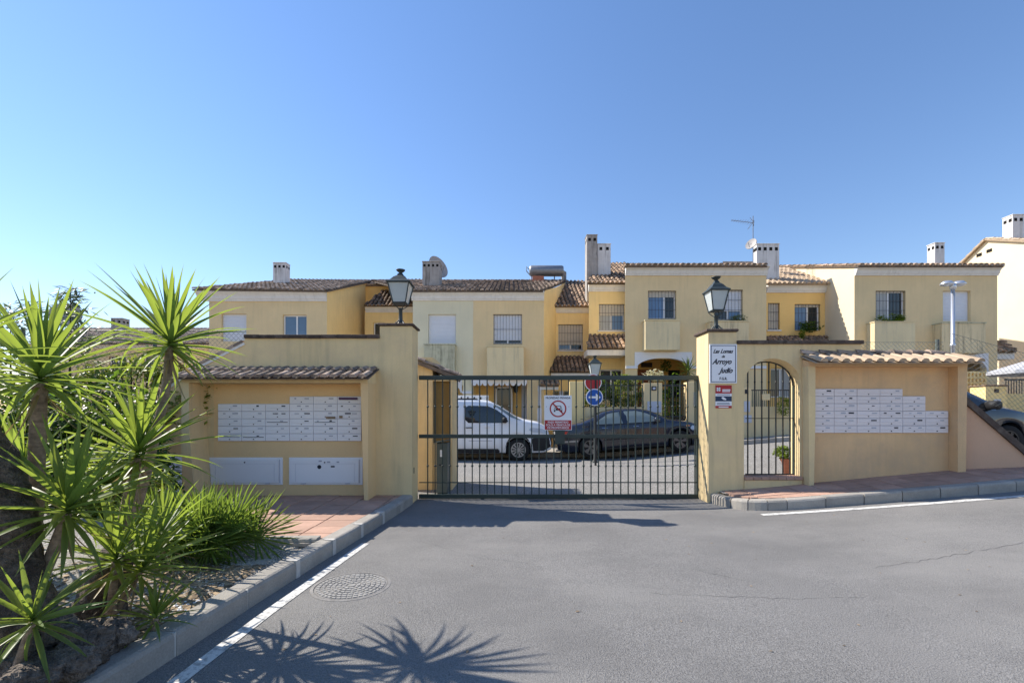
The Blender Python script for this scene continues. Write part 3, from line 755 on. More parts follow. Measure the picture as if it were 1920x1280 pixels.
# ------------------------------------------------------------------ lanterns
def lantern(root, c, hgt, wtop, wbot, stem, rot=0., mat_='lamp_iron', bulb=True):
    """c: centre of the foot; square tapered lantern on a short post"""
    c = V(c); parts = []
    zb0 = stem; zt = stem+hgt
    def ring(w, z): return [V((x*w, y_*w, z)) for x, y_ in ((-1, -1), (1, -1), (1, 1), (-1, 1))]
    def put(b, nm, mm, sm=False):
        b.v = [tuple(c + Matrix.Rotation(rot, 3, 'Z') @ V(p)) for p in b.v]; parts.append(b.build(nm, mm, root, sm))
    b = MB(); b.lathe([(.11, 0), (.11, .012), (.06, .02), (.045, .05), (.032, .07), (.03, zb0-.10), (.042, zb0-.09), (.042, zb0-.075), (.02, zb0-.07)], n=12); put(b, 'post', mat_, True)
    for k in range(4):
        a = math.pi/4+k*math.pi/2; d = V((math.cos(a), math.sin(a), 0)); w = wbot*1.414
        b = MB(); b.tube([d*.03+V((0, 0, zb0-.085)), d*.06+V((0, 0, zb0-.07)), d*w*.95+V((0, 0, zb0-.02)), d*w+V((0, 0, zb0))], .007, 6); put(b, 'cradle_arm', mat_)
        b = MB(); b.tube([d*.035+V((0, 0, .09)), d*.07+V((0, 0, .05)), d*.10+V((0, 0, .03)), d*.12+V((0, 0, .0))], .010, 6); put(b, 'foot_scroll', mat_)
        a2 = [ring(wbot, zb0)[k], ring(wtop, zt)[k]]
        b = MB(); b.tube(a2, .010, 6); put(b, 'frame_bar', mat_)
        r0_, r1_ = ring(wbot, zb0), ring(wtop, zt); j = (k+1) % 4
        for rr_ in (r0_, r1_):
            b = MB(); b.tube([rr_[k], rr_[j]], .011, 6); put(b, 'frame_bar', mat_)
        i_ = .965; b = MB(); qd = [r0_[k]*1, r0_[j]*1, r1_[j]*1, r1_[k]*1]; qd = [V((p.x*i_, p.y*i_, p.z)) for p in qd]
        nrm = (qd[1]-qd[0]).cross(qd[2]-qd[0]).normalized()*.004
        b.prism(qd, -nrm); put(b, 'pane', 'lamp_glass')
    b = MB(); pr_ = [(wtop*1.14, zt-.005), (wtop*1.14, zt+.012), (wtop*.80, zt+.05), (wtop*.55, zt+.105), (wtop*.5, zt+.11), (wtop*.28, zt+.14), (wtop*.22, zt+.17)]
    vs = [p for w, z in pr_ for p in ring(w, z)]
    b.add(vs, [(i*4+k, i*4+(k+1) % 4, i*4+4+(k+1) % 4, i*4+4+k) for i in range(len(pr_)-1) for k in range(4)] + [(3, 2, 1, 0)]); put(b, 'hood', mat_)
    b = MB(); b.lathe([(.03, zt+.165), (.028, zt+.19), (.05, zt+.205), (.07, zt+.225), (.075, zt+.235), (.05, zt+.24)], n=12); put(b, 'finial', mat_, True)
    b = MB(); b.lathe([(.02, zb0), (.03, zb0+.03), (.055, zb0+.12), (.05, zb0+.16), (.02, zb0+.19)], n=12); put(b, 'bulb', 'print_white', True)
    b = MB(); b.add([p for p in ring(wbot, zb0-.008)] + [p for p in ring(wbot, zb0+.004)], [(3,2,1,0),(4,5,6,7),(0,1,5,4),(1,2,6,5),(2,3,7,6),(3,0,4,7)]); put(b, 'floor_plate', mat_)
    return parts
lx = (px0+px1)/2+.02
t = thing('pillar_lantern', (lx, YW+.22, PZ(606, YW)), 'black lantern with frosted panes on the left gate pillar', 'lantern', 'lanterns on the gate pillars')
lantern(t, (lx, YW+.22, PZ(606, YW)), .31, .168, .10, .36)
lx2 = (PR0+PR1)/2+.0
t = thing('pillar_lantern', (lx2, YR+.22, PZ(616.5, YR)), 'black lantern with frosted panes on the right gate pillar', 'lantern', 'lanterns on the gate pillars')
lantern(t, (lx2, YR+.22, PZ(616.5, YR)), .31, .142, .085, .33)
YL = 13.1
t = thing('street_lantern', (PX(1115, YL), YL, 0), 'small street lantern on a post behind the blue arrow sign', 'lantern')
lantern(t, (PX(1115, YL), YL, g(2)), .32, .16, .10, PZ(703, YL)-g(2), mat_='lamp_iron')

# ------------------------------------------------------------------ mailboxes
def mail_meshes(w, h, m):
    e = .004; M = {}
    b = MB(); b.box(0, w, -.012, 0, 0, h); M['housing'] = b.mesh('housing', 'mail_edge')
    b = MB(); b.bbox(e, w-e, -.028, -.012, e, h-e, .003); M['door'] = b.mesh('door', m)
    b = MB(); b.bbox(w*.06, w*.94, -.034, -.0285, h*.42, h*.50, .002); M['flap'] = b.mesh('flap', m)
    b = MB(); b.bbox(0, .058, -.032, -.0285, 0, .020, .001); M['plate'] = b.mesh('name_plate', 'print_grey')
    b = MB(); b.bbox(0, .058, -.032, -.0285, 0, .020, .001); M['plate_dark'] = b.mesh('name_plate', 'print_dark')
    b = MB(); b.lathe([(.0085, -.034), (.0085, -.0285)], (0, 0, 0), 10, 'y'); M['lock'] = b.mesh('lock', 'print_dark')
    b = MB(); b.bbox(w*.06, w*.92, -.033, -.0285, h*.52, h*.58, .001); M['slot'] = b.mesh('open_slot', 'print_dark')
    return M
ORD = ['top', 'second', 'third', 'fourth', 'fifth', 'sixth']
COL = ['first', 'second', 'third', 'fourth', 'fifth', 'sixth']
def mailbox(x, y, z, w, h, M, label, group, dark, slot, paper=None):
    t = thing('mailbox', (x, y, z), label, 'mailbox', group)
    for k in ('housing', 'door', 'flap'):
        o = link(k, M[k], t, True)
        if k == 'door' and rnd.random() < .15: o.rotation_euler = (rnd.uniform(.02, .07), 0, rnd.uniform(-.006, .006))
    o = link('lock', M['lock'], t, True); o.location = (w*.5, 0, h*.26)
    o = link('name_plate', M['plate_dark' if dark else 'plate'], t, True); o.location = (w*.66+rnd.uniform(-.02, .01), 0, h*.62); o.scale = (rnd.uniform(.55, 1.5), 1, rnd.uniform(.7, 1.15))
    if slot: o = link('open_slot', M['slot'], t, True)
    if rnd.random() < .35:
        o = link('name_plate', M['plate_dark' if rnd.random() < .4 else 'plate'], t, True); o.location = (w*.12+rnd.uniform(0, .08), 0, h*.62); o.scale = (rnd.uniform(.4, 1.6), 1, rnd.uniform(.6, 1.1))
    if paper:
        b = MB(); b.bbox(w*paper[0], w*paper[1], -.05, -.03, h*paper[2], h*paper[3], .002); b.build('stuck_paper', paper[4], t, local=True)
    return t
WL, HL = 44.6*YW/F, 13.9*YW/F; ML = mail_meshes(WL, HL, 'mail_white')
for r in range(6):
    for c in range(6):
        if r == 0 and c < 3: continue
        pap = None
        if (r, c) == (0, 5): pap = (.08, .85, .55, .85, 'print_purple')
        if (r, c) == (2, 4): pap = (.55, .92, .02, .3, 'litter')
        if (r, c) == (2, 5): pap = (.1, .22, .1, .4, 'litter')
        mailbox(PX(411+44.6*c, YW), YW-.006, PZ(743+13.9*(r+1), YW), WL, HL, ML,
            f'white steel mailbox, {ORD[r]} row and {COL[c]} column of the left bank', 'mailboxes in the left shelter', (r*7+c*3) % 5 in (0, 3), (r, c) in ((3, 2), (5, 1), (5, 0), (3, 4)), pap)
WR_, HR_ = 42.6*YR/F, 13.7*YR/F; MR = mail_meshes(WR_, HR_, 'mail_lilac')
for r, nc in enumerate((4, 5, 5, 6, 6, 6)):
    for c in range(nc):
        mailbox(PX(1518+42.6*c, YR), YR-.014, PZ(729+13.7*(r+1), YR), WR_, HR_, MR,
            f'lilac white steel mailbox, {ORD[r]} row and {COL[c]} column of the right bank', 'mailboxes in the right shelter', (r*5+c*7) % 6 in (0, 4), False)
def locker(px_a, px_b, label, stickers):
    x0, x1, z0, z1 = PX(px_a, YW), PX(px_b, YW), PZ(908, YW), PZ(857, YW); y = YW-.006
    t = thing('parcel_locker', (x0, y, z0), label, 'locker', 'parcel lockers under the left mailboxes')
    panel(t, 'frame', 'mail_white', x0, x1, z0, z1, y, .012)
    panel(t, 'door', 'mail_white', x0+.03, x1-.055, z0+.03, z1-.03, y-.0125, .016)
    panel(t, 'edge_strip', 'mail_edge', x1-.052, x1-.038, z0+.03, z1-.03, y-.0125, .006)
    zz = z1-.095
    panel(t, 'ledge', 'mail_edge', x0+.06, x1-.11, zz-.003, zz, y-.029, .004)
    panel(t, 'ledge', 'mail_edge', x0+.11, x0+.113, z0+.05, zz-.004, y-.029, .003)
    panel(t, 'ledge', 'mail_edge', x1-.123, x1-.12, z0+.05, zz-.004, y-.029, .003)
    MB().lathe([(.011, -.006), (.011, 0)], ((x0+x1)/2-.01, y-.029, z1-.075), 10, 'y').build('lock', 'print_dark', t)
    for k in (.2, .8): panel(t, 'hinge', 'mail_edge', x0+(x1-x0)*k-.035, x0+(x1-x0)*k+.035, z0+.012, z0+.03, y-.0125, .014)
    if stickers:
        MB().lathe([(.031, -.002), (.031, 0)], (x0+.48, y-.029, z1-.145), 20, 'y').build('round_sticker', 'print_dark', t)
        for (u, v_, w_) in ((.66, -.14, .06), (.60, -.07, .05), (.47, -.055, .05), (.75, -.07, .04)):
            panel(t, 'sticker', 'print_grey' if u != .66 else 'print_dark', x0+u, x0+u+w_, z1+v_-.012, z1+v_+.012, y-.029, .002)
locker(394, 531, 'plain white parcel locker under the mailboxes, nearer the palms', False)
locker(543, 680.5, 'white parcel locker with round black sticker under the mailboxes', True)

# ------------------------------------------------------------------ gate hut, motor cabinet
YH = 8.45
hx = lambda p: PX(p, YH); hz = lambda p: PZ(p, YH)
t = thing('meter_hut', (-1.3, YH, 0), 'narrow yellow meter hut with tiled roof behind the gate', 'hut')
x0, x1 = -2.3, hx(848); 
b = MB(); b.prism([(x0, YH, -.05), (x0, YH, hz(700)+.30), (x0, YH+.9, hz(700)+.30), (x0, YH+.9, -.05)], (hx(811)-x0, 0, 0)); b.build('pier', 'plaster_wall', t)
b = MB(); b.box(hx(843.5), x1, YH, YH+.9, -.05, hz(708)); b.build('pier', 'plaster_wall', t)
MB().box(hx(811)+.002, hx(843.5)-.002, YH, YH+.85, hz(714), hz(706.5)).build('lintel', 'plaster_wall', t)
MB().box(hx(811)+.002, hx(843.5)-.002, YH+.12, YH+.8, hz(830), hz(714.5)).build('shutter_panel', 'hut_panel', t)
MB().box(hx(811)+.002, hx(843.5)-.002, YH+.03, YH+.8, -.05, hz(830.5)).build('plinth', 'plaster_wall', t)
e0, e1 = V((x1+.05, YH-.1, hz(704))), V((x1+.05, YH+1.0, hz(704)))
r1, r0_ = V((-2.35, YH+1.0, hz(704)+.5)), V((-2.35, YH-.1, hz(704)+.5))
tile_roof(t, [e0, e1, r1, r0_], 'tile_old', .16, .33, True, 'roof')
YC = 8.0
t = thing('gate_motor_cabinet', (PX(828, YC), YC, 0), 'dark grey gate motor cabinet standing behind the gate', 'cabinet')
b = MB(); b.bbox(PX(818, YC), PX(839, YC), YC, YC+.25, .01, PZ(830, YC), .01); b.build('body', 'cabinet_grey', t)
b = MB(); b.prism([(PX(816, YC), YC-.02, PZ(830, YC)), (PX(841, YC), YC-.02, PZ(830, YC)+.04), (PX(841, YC), YC-.02, PZ(830, YC)+.055), (PX(816, YC), YC-.02, PZ(830, YC)+.015)], (0, .3, 0)); b.build('lid', 'cabinet_grey', t)
panel(t, 'sticker', 'print_white', PX(825, YC), PX(830, YC), PZ(856, YC), PZ(843, YC), YC, .003)
panel(t, 'handle', 'print_dark', PX(823, YC), PX(829, YC), PZ(872, YC), PZ(870, YC), YC, .01)

# ------------------------------------------------------------------ houses
def front_wall(parent, Y, pa, pb, yt, m, ops=(), z0=-.3, name='wall', reveal=.16, arch=()):
    """plane wall facing the camera with real openings (photo px rectangles) and reveals"""
    xa, xb = PX(pa, Y), PX(pb, Y); zt = PZ(yt, Y)
    rec = [(PX(a, Y), PX(b_, Y), PZ(d, Y), PZ(c, Y)) for a, b_, c, d in ops]
    rec = [(a, b_, max(z0+.01, c), d) for a, b_, c, d in rec]
    us = sorted({xa, xb, *[r[0] for r in rec], *[r[1] for r in rec]}); zs = sorted({z0, zt, *[r[2] for r in rec], *[r[3] for r in rec]})
    b = MB()
    for u0, u1 in zip(us, us[1:]):
        for w0, w1 in zip(zs, zs[1:]):
            cu, cw = (u0+u1)/2, (w0+w1)/2
            if any(r[0] < cu < r[1] and r[2] < cw < r[3] for r in rec): continue
            b.quad((u0, Y, w0), (u1, Y, w0), (u1, Y, w1), (u0, Y, w1))
    for a, b_, c, d in rec:
        Y2 = Y+reveal
        b.quad((a, Y, c), (a, Y2, c), (a, Y2, d), (a, Y, d)); b.quad((b_, Y2, c), (b_, Y, c), (b_, Y, d), (b_, Y2, d))
        b.quad((a, Y2, d), (b_, Y2, d), (b_, Y, d), (a, Y, d)); b.quad((a, Y, c), (b_, Y, c), (b_, Y2, c), (a, Y2, c))
    return b.build(name, m, parent)
def side_wall(parent, p0, p1, ztop0, ztop1, m, z0=-.3, name='side_wall'):
    b = MB(); b.quad((p0[0], p0[1], z0), (p1[0], p1[1], z0), (p1[0], p1[1], ztop1), (p0[0], p0[1], ztop0)); return b.build(name, m, parent)
def core(parent, xa, xb, ya, yb, zt, m, z0=-.3):  # solid box added inside a house to block light
    b = MB(); b.box(xa, xb, ya, yb, z0, zt); return b.build('inner_light_block', m, parent)
def cornice(parent, Y, pa, pb, y0, y1, m='white_trim', over=.24):
    """moulded eave cornice, y0 top / y1 bottom in photo px"""
    z1, z0 = PZ(y0, Y), PZ(y1, Y); h = z1-z0; xa, xb = PX(pa, Y), PX(pb, Y)
    pr_ = [(.0, 0), (-.05, 0), (-.06, h*.16), (-.09, h*.2), (-.12, h*.5), (-.19, h*.72), (-over, h*.8), (-over, h), (.0, h)]
    b = MB(); n_ = len(pr_)
    va = [(xa-(-p[0])*.0, Y+p[0], z0+p[1]) for p in pr_]; vb = [(xb, Y+p[0], z0+p[1]) for p in pr_]
    b.add(va+vb, [tuple(range(n_)), tuple(range(2*n_-1, n_-1, -1))] + [(i, n_+i, n_+(i+1) % n_, (i+1) % n_) for i in range(n_)])
    return b.build('cornice', m, parent)
def window(parent, Y, pa, pb, y0, y1, shut=0., panes=('glass', 'glass'), bars=0, shm='shutter', sill=False, split=.5, hbars=2):
    xa, xb, z1, z0 = PX(pa, Y), PX(pb, Y), PZ(y0, Y), PZ(y1, Y); yw = Y+.11; e = .005
    xa += e; xb -= e; z0 += e; z1 -= e; f = .05
    b = MB(); b.box(xa, xb, yw, yw+.05, z0, z0+f); b.box(xa, xb, yw, yw+.05, z1-f, z1); b.box(xa, xa+f, yw, yw+.05, z0+f, z1-f); b.box(xb-f, xb, yw, yw+.05, z0+f, z1-f)
    xm = xa+(xb-xa)*split
    if len(panes) > 1 and shut < 1: b.box(xm-.03, xm+.03, yw-.005, yw+.045, z0+f, z1-f)
    w = b.build('window', 'white_frame', parent)
    zs = z1-f-(z1-z0-2*f)*shut
    if shut < 1:
        edges = [xa+f, xm-.03, xm+.03, xb-f] if len(panes) > 1 else [xa+f, xb-f]
        for i, pm in enumerate(panes):
            a, c = edges[2*i], edges[2*i+1]
            MB().box(a+.001, c-.001, yw+.02, yw+.03, z0+f+.001, z1-f-.001).build('pane', pm, w)
    if shut > 0:
        b = MB(); n_ = max(2, int((z1-f-zs)/.055))
        for i in range(n_):
            a = zs+(z1-f-zs)*i/n_; c = zs+(z1-f-zs)*(i+1)/n_
            b.prism([(xa+f*.6, yw-.014, a+.006), (xa+f*.6, yw-.02, (a+c)/2), (xa+f*.6, yw-.014, c-.002), (xa+f*.6, yw-.004, c), (xa+f*.6, yw-.004, a)], (xb-xa-f*1.2, 0, 0))
        b.build('roller_shutter', shm, w)
    if bars:
        b = MB(); yb = Y+.03
        for i in range(bars):
            x = xa+.03+(xb-xa-.06)*i/(bars-1); b.tube([(x, yb, z0), (x, yb, z1)], .0065, 5)
        for k in range(hbars):
            zz = z0+(z1-z0)*(k+1)/(hbars+1); b.box(xa, xb, yb-.004, yb+.004, zz-.006, zz+.006)
        b.box(xa, xb, yb-.008, yb+.008, z1-.02, z1); b.box(xa, xb, yb-.008, yb+.008, z0, z0+.02)
        b.build('grille', 'grille_iron', w)
    if sill: MB().box(xa-.05, xb+.05, Y-.05, Y-.002, z0-.07, z0-.012).build('sill', 'white_trim', w)
    return w
def planter_box(parent, Y, pa, pb, y0, y1, m, dep=.38, rim='balcony_beige'):
    x0, x1, z1, z0 = PX(pa, Y-dep), PX(pb, Y-dep), PZ(y0, Y-dep), PZ(y1, Y-dep)
    b = MB(); b.bbox(x0, x1, Y-dep, Y-.002, z0, z1, .012); o = b.build('window_box', m, parent)
    MB().box(x0-.02, x1+.02, Y-dep-.02, Y-.003, z1+.001, z1+.035).build('rim', rim, o); return o
def chimney(parent, pa, pb, y0, y1, Y, m, holes=4, depth=None, cap=True):
    x0, x1, z1, z0 = PX(pa, Y), PX(pb, Y), PZ(y0, Y), PZ(y1, Y)-.5; d = depth or (x1-x0)*.8
    b = MB(); b.bbox(x0, x1, Y, Y+d, z0, z1, .015); c = b.build('chimney', m, parent)
    hs = min(.13, (x1-x0)/(holes*1.9))
    for i in range(holes):
        x = x0+(x1-x0)*(i+.5)/holes
        MB().box(x-hs/2, x+hs/2, Y-.004, Y+.02, z1-hs*2.1, z1-hs*1.0).build('flue_opening', 'black_hole', c)
    for i in range(2):
        y_ = Y+d*(i+.5)/2; sx_ = x0 if x0 > 0 else x1
        MB().box(sx_-.004, sx_+.004, y_-hs/2, y_+hs/2, z1-hs*2.1, z1-hs*1.0).build('flue_opening', 'black_hole', c)
    if cap: b = MB(); b.bbox(x0-.02, x1+.02, Y-.02, Y+d+.02, z1-.002, z1+.04, .012); b.build('cap', m, c)
    return c
HG = 'terraced houses behind the gate'

# --- far low house behind the palms
h = thing('house', (-20, 26, 0), 'distant low beige house with grey tiled roof behind the palms', 'house')
front_wall(h, 26, 60, 420, 650, 'house_beige', [(204, 236, 668, 704), (269, 292, 668, 708)])
window(h, 26, 204, 236, 668, 704, bars=6); window(h, 26, 269, 292, 668, 708, panes=('glass',), bars=5)
cornice(h, 26, 60, 420, 644, 653)
rf = tile_roof(h, [P(58, 644, 25.7), P(420, 644, 25.7), P(420, 616, 30), P(140, 616, 30)], 'tile_old', .25, .42)
core(h, PX(62, 26), PX(420, 26), 26.3, 33, PZ(650, 26), 'house_beige')
chimney(h, 208, 229, 597, 618, 28.8, 'chimney_grey', 2)

# --- house 1
Y = 19.0
h = thing('terraced_house', (PX(480, Y), Y, 0), 'leftmost terraced house with white roller shutter and plain white window', 'house', HG)
front_wall(h, Y, 392, 613, 563, 'house_beige', [(415, 462, 588, 640), (530, 575, 590, 640)])
window(h, Y, 415, 462, 588, 640, shut=1.); window(h, Y, 530, 575, 590, 640, panes=('glass_blue', 'glass_blue'), split=.55)
cornice(h, Y, 372, 613, 546, 565)
zE = PZ(545, 18.72); zR = PZ(527, 24.5)
rf = tile_roof(h, [P(360, 542, 18.72), P(614, 545, 18.72), V((PX(614, 18.72), 24.5, zR)), V((PX(545, 24.5), 24.5, zR))], 'tile_old', .2, .38)
ridge(h, V((PX(545, 24.5), 24.5, zR)), V((-5.6, 24.5, zR+.0)), 'tile_old', .1, .4, False)
xw = PX(613, Y)
b = MB(); b.add([(xw, Y, -.3), (xw, 24, -.3), (xw, 24, 8.37), (xw, Y, 6.57)], [(0, 1, 2, 3)]); b.build('side_wall', 'house_yellow', h)  # yellower than the front: bounced light put into the side colour
side_wall(h, (PX(392, Y), Y), (PX(392, Y), 25), 6.2, 6.4, 'house_yellow')
core(h, PX(392, Y)+.01, xw-.01, 19.5, 25, 6.2, 'house_beige')
chimney(h, 512, 536, 493, 532, 21.6, 'chimney_white', 3, .4)
YY = 23.0   # recessed entrance unit
front_wall(h, YY, 684, 790, 582, 'house_yellow', [(700, 722, 604, 640)], name='recess_wall')
window(h, YY, 700, 722, 604, 640, panes=('glass',))
cornice(h, YY, 686, 790, 573, 586)
tile_roof(h, [P(682, 573, YY-.26), P(790, 573, YY-.26), P(790, 545, 24.3), P(716, 545, 24.3)], 'tile', .2, .38)
front_wall(h, 24.3, 684, 790, 532, 'house_ochre', name='upper_wall')
tile_roof(h, [P(684, 535, 24.2), P(800, 533, 24.2), P(800, 525, 26), P(690, 525, 26)], 'tile_old', .2, .38)
core(h, PX(686, 24.6), PX(790, 24.6), 24.6, 27, 7.6, 'house_yellow')

# --- house 2 (pale green half)
h = thing('terraced_house', (PX(830, Y), Y, 0), 'pale green terraced house with closed shutter and mould stained window box', 'house', HG)
front_wall(h, Y, 774, 887, 563, 'house_green', [(803, 855, 589, 644), (790, 868, 722, 845)], reveal=.2)
window(h, Y, 803, 855, 589, 644, shut=1.)
planter_box(h, Y, 795, 853, 646, 712, 'stained_plaster', .42, 'stained_plaster')
cornice(h, Y, 772, 887, 548, 564)
xa = PX(887, Y)
rfl = V((PX(770, 18.72), 18.72, zE)); rr_ = V((PX(700, 24.5), 24.5, zR)); xs_ = PX(890, 18.72); xt_ = PX(890, 24.5)
tile_roof(h, [rfl, V((xs_, 18.72, zE)), V((xs_, 24.5, zR)), rr_], 'tile_old', .2, .38)
ridge(h, rr_, V((xs_, 24.5, zR)), 'tile_old', .1, .4, False)
core(h, PX(775, Y)+.3, xa-.01, 20.9, 25, 6.1, 'house_green')
chimney(h, 792, 824, 491, 537, 20.6, 'chimney_grey', 4, .75)
b = MB(); b.quad((PX(770, 20.6), 20.6, -.2), (xa, 20.6, -.2), (xa, 20.6, 3.2), (PX(770, 20.6), 20.6, 3.2)); b.build('porch_wall', 'house_yellow', h)
b = MB(); b.quad((PX(775, Y), Y, -.3), (PX(775, Y), 24.3, -.3), (PX(775, Y), 24.3, 8), (PX(775, Y), Y, 6.2)); b.build('side_wall', 'house_cream', h)
# arched white spandrel of the porch
def spandrel(parent, Y, pa, pb, yt, ys, yc, m='white_arch', proud=.03, n=20, dep=.12):
    x0, x1, zt, zs, zc = PX(pa, Y), PX(pb, Y), PZ(yt, Y), PZ(ys, Y), PZ(yc, Y); cx = (x0+x1)/2; hw = (x1-x0)/2*.93
    pts = [(cx-hw*math.cos(math.pi*i/n), zs+(zc-zs)*math.sin(math.pi*i/n)) for i in range(n+1)]
    b = MB(); y0, y1 = Y-proud, Y+dep
    for yy in (y0, y1):
        b.quad((x0, yy, zs), (pts[0][0], yy, zs), (pts[0][0], yy, zt), (x0, yy, zt)); b.quad((pts[-1][0], yy, zs), (x1, yy, zs), (x1, yy, zt), (pts[-1][0], yy, zt))
        for a, c in zip(pts, pts[1:]): b.quad((a[0], yy, a[1]), (c[0], yy, c[1]), (c[0], yy, zt), (a[0], yy, zt))
    for a, c in zip(pts, pts[1:]): b.quad((a[0], y0, a[1]), (a[0], y1, a[1]), (c[0], y1, c[1]), (c[0], y0, c[1]))
    b.quad((x0, y0, zt), (x1, y0, zt), (x1, y1, zt), (x0, y1, zt)); b.quad((x0, y0, zs), (x0, y1, zs), (x0, y1, zt), (x0, y0, zt)); b.quad((x1, y0, zs), (x1, y1, zs), (x1, y1, zt), (x1, y0, zt))
    return b.build('arch_surround', m, parent)
spandrel(h, Y, 792, 866, 708, 736, 716)
MB().box(PX(866.5, Y), PX(886, Y), Y-.05, Y-.004, PZ(738, Y), PZ(733, Y)).build('impost', 'white_arch', h)

# --- house 3 (beige half + angled return + lower unit)
h = thing('terraced_house', (PX(950, Y), Y, 0), 'beige terraced house with barred window above a plain window box', 'house', HG)
front_wall(h, Y, 887.1, 1020, 563, 'house_beige', [(925, 979, 589, 645), (887.2, 988, 716, 845)], reveal=.2)
window(h, Y, 925, 979, 589, 645, shut=.9, bars=10, hbars=1)
planter_box(h, Y, 913, 982, 650, 711, 'balcony_beige', .4)
cornice(h, Y, 887.1, 1020, 548, 564)
xe = PX(1018, 18.72)
tile_roof(h, [V((xs_, 18.72, zE)), V((xe, 18.72, zE)), V((PX(1062, 24.5), 24.5, zR)), V((xs_, 24.5, zR))], 'tile_old', .2, .38)
ridge(h, V((xs_, 24.5, zR)), V((PX(1062, 24.5), 24.5, zR)), 'tile_old', .1, .4, False)
b = MB(); q = [(1020, 19.0, 548), (1043, 21.0, 538.5), (1062, 24.4, 528)]
b.quad((PX(1020, 19), 19, -.3), (PX(1043, 21), 21, -.3), (PX(1043, 21), 21, 7.27), (PX(1020, 19), 19, 6.56))
b.quad((PX(1043, 21), 21, -.3), (PX(1063, 24.4), 24.4, -.3), (PX(1063, 24.4), 24.4, 8.5), (PX(1043, 21), 21, 7.27)); b.build('side_wall', 'house_yellow', h)  # side faces keep the yellower colour that stands for bounced light
core(h, xa+.3, PX(1015, 20.9), 20.9, 24.3, 6.1, 'house_beige')
pw = MB(); pw.quad((xa, 20.6, -.2), (PX(1030, 20.6), 20.6, -.2), (PX(1030, 20.6), 20.6, 3.2), (xa, 20.6, 3.2)); pwo = pw.build('porch_wall', 'house_ochre', h)
MB().box(PX(932, 20.55), PX(958, 20.55), 20.5, 20.58, -.1, PZ(728, 20.5)).build('door', 'glass', pwo)
b = MB(); b.box(PX(929, 20.5), PX(932, 20.5), 20.44, 20.58, -.1, PZ(725, 20.5)); b.box(PX(958, 20.5), PX(961, 20.5), 20.44, 20.58, -.1, PZ(725, 20.5)); b.box(PX(929, 20.5), PX(961, 20.5), 20.44, 20.58, PZ(728, 20.5), PZ(725, 20.5)); b.build('door_frame', 'white_frame', pwo)
MB().box(PX(978, 20.4), PX(1003, 20.4), 20.38, 20.5, -.1, PZ(722, 20.4)).build('door', 'mail_edge', pwo)
b = MB(); x0, x1 = PX(884, 18.9), PX(988, 18.9); zt, zb_ = PZ(706, 18.9), PZ(718, 18.9); n_ = 10
for i in range(n_):
    a, c = x0+(x1-x0)*i/n_, x0+(x1-x0)*(i+1)/n_
    b.prism([(a, 18.85, zt), (a, 18.85, zb_), (a+(c-a)*.2, 18.85, zb_-.09), (a+(c-a)*.5, 18.85, zb_-.12), (a+(c-a)*.8, 18.85, zb_-.09), (c, 18.85, zb_), (c, 18.85, zt)][::-1], (0, .02, 0))
b.build('scalloped_valance', 'white_arch', h)
t3 = thing('wall_lantern', (PX(967, 20.4), 20.4, PZ(735, 20.4)), 'small black wall lantern beside the porch door', 'lantern')
b = MB(); c0 = P(967, 728, 20.35); b.lathe([(.02, -.2), (.09, -.14), (.12, .06), (.14, .08), (.04, .2)], c0, 6); b.box(c0.x-.02, c0.x+.02, c0.y, 20.6, c0.z-.02, c0.z+.02); b.build('body', 'iron_black', t3)
# lower unit of house 3
YU = 21.0
front_wall(h, YU, 1043, 1105, 584, 'house_yellow', [(1047, 1093, 608, 656)], name='unit_wall')
window(h, YU, 1047, 1093, 608, 656, shut=.82, bars=9, shm='shutter_cream', panes=('glass_blue', 'glass'), sill=True)
cornice(h, YU, 1041, 1110, 574, 587)
tile_roof(h, [P(1038, 574, YU-.27), P(1112, 574, YU-.27), P(1108, 527, 24.4), P(1063, 527, 24.4)], 'tile', .2, .36, True)
tile_roof(h, [P(1031, 697, YU-1.2), P(1108, 697, YU-1.2), P(1104, 668, YU-.02), P(1042, 668, YU-.02)], 'tile', .2, .36, True, 'canopy_roof')
MB().box(PX(1033, YU-1.15), PX(1107, YU-1.15), YU-1.15, YU-.01, PZ(706, YU-1.15), PZ(698.5, YU-1.15)).build('canopy_fascia', 'white_trim', h)
core(h, PX(1048, YU+.4), PX(1105, YU+.4), YU+.4, 25, 6.3, 'house_yellow')
# side canopy and white column by the entrance
MB().box(PX(1009, 18.2), PX(1047, 18.2), 18.2, 18.4, PZ(730, 18.2), PZ(723, 18.2)).build('porch_beam', 'white_arch', h)
tile_roof(h, [P(1012, 722, 18.05), P(1048, 722, 18.05), P(1048, 710, 18.8), P(1015, 710, 18.8)], 'tile', .2, .36, True, 'porch_roof')
MB().lathe([(.09, -.2), (.09, PZ(766, 18.3)), (.07, PZ(765, 18.3)), (.065, PZ(733, 18.3)), (.09, PZ(731, 18.3)), (.09, PZ(730.2, 18.3))], (PX(1012, 18.3), 18.3, 0), 14).build('porch_column', 'white_arch', h, True)
b = MB(); b.quad((PX(1010, 20), 20, -.3), (PX(1110, 20), 20, -.3), (PX(1110, 20), 20, PZ(706, 20)), (PX(1010, 20), 20, PZ(706, 20))); gw = b.build('ground_floor_wall', 'house_ochre', h)
for i in range(4):
    MB().box(PX(1040+i*9, 19.9), PX(1047+i*9, 19.9), 19.9, 19.98, PZ(760, 19.9), PZ(733, 19.9)).build('window', 'glass' if i % 2 == 0 else 'mail_edge', gw)

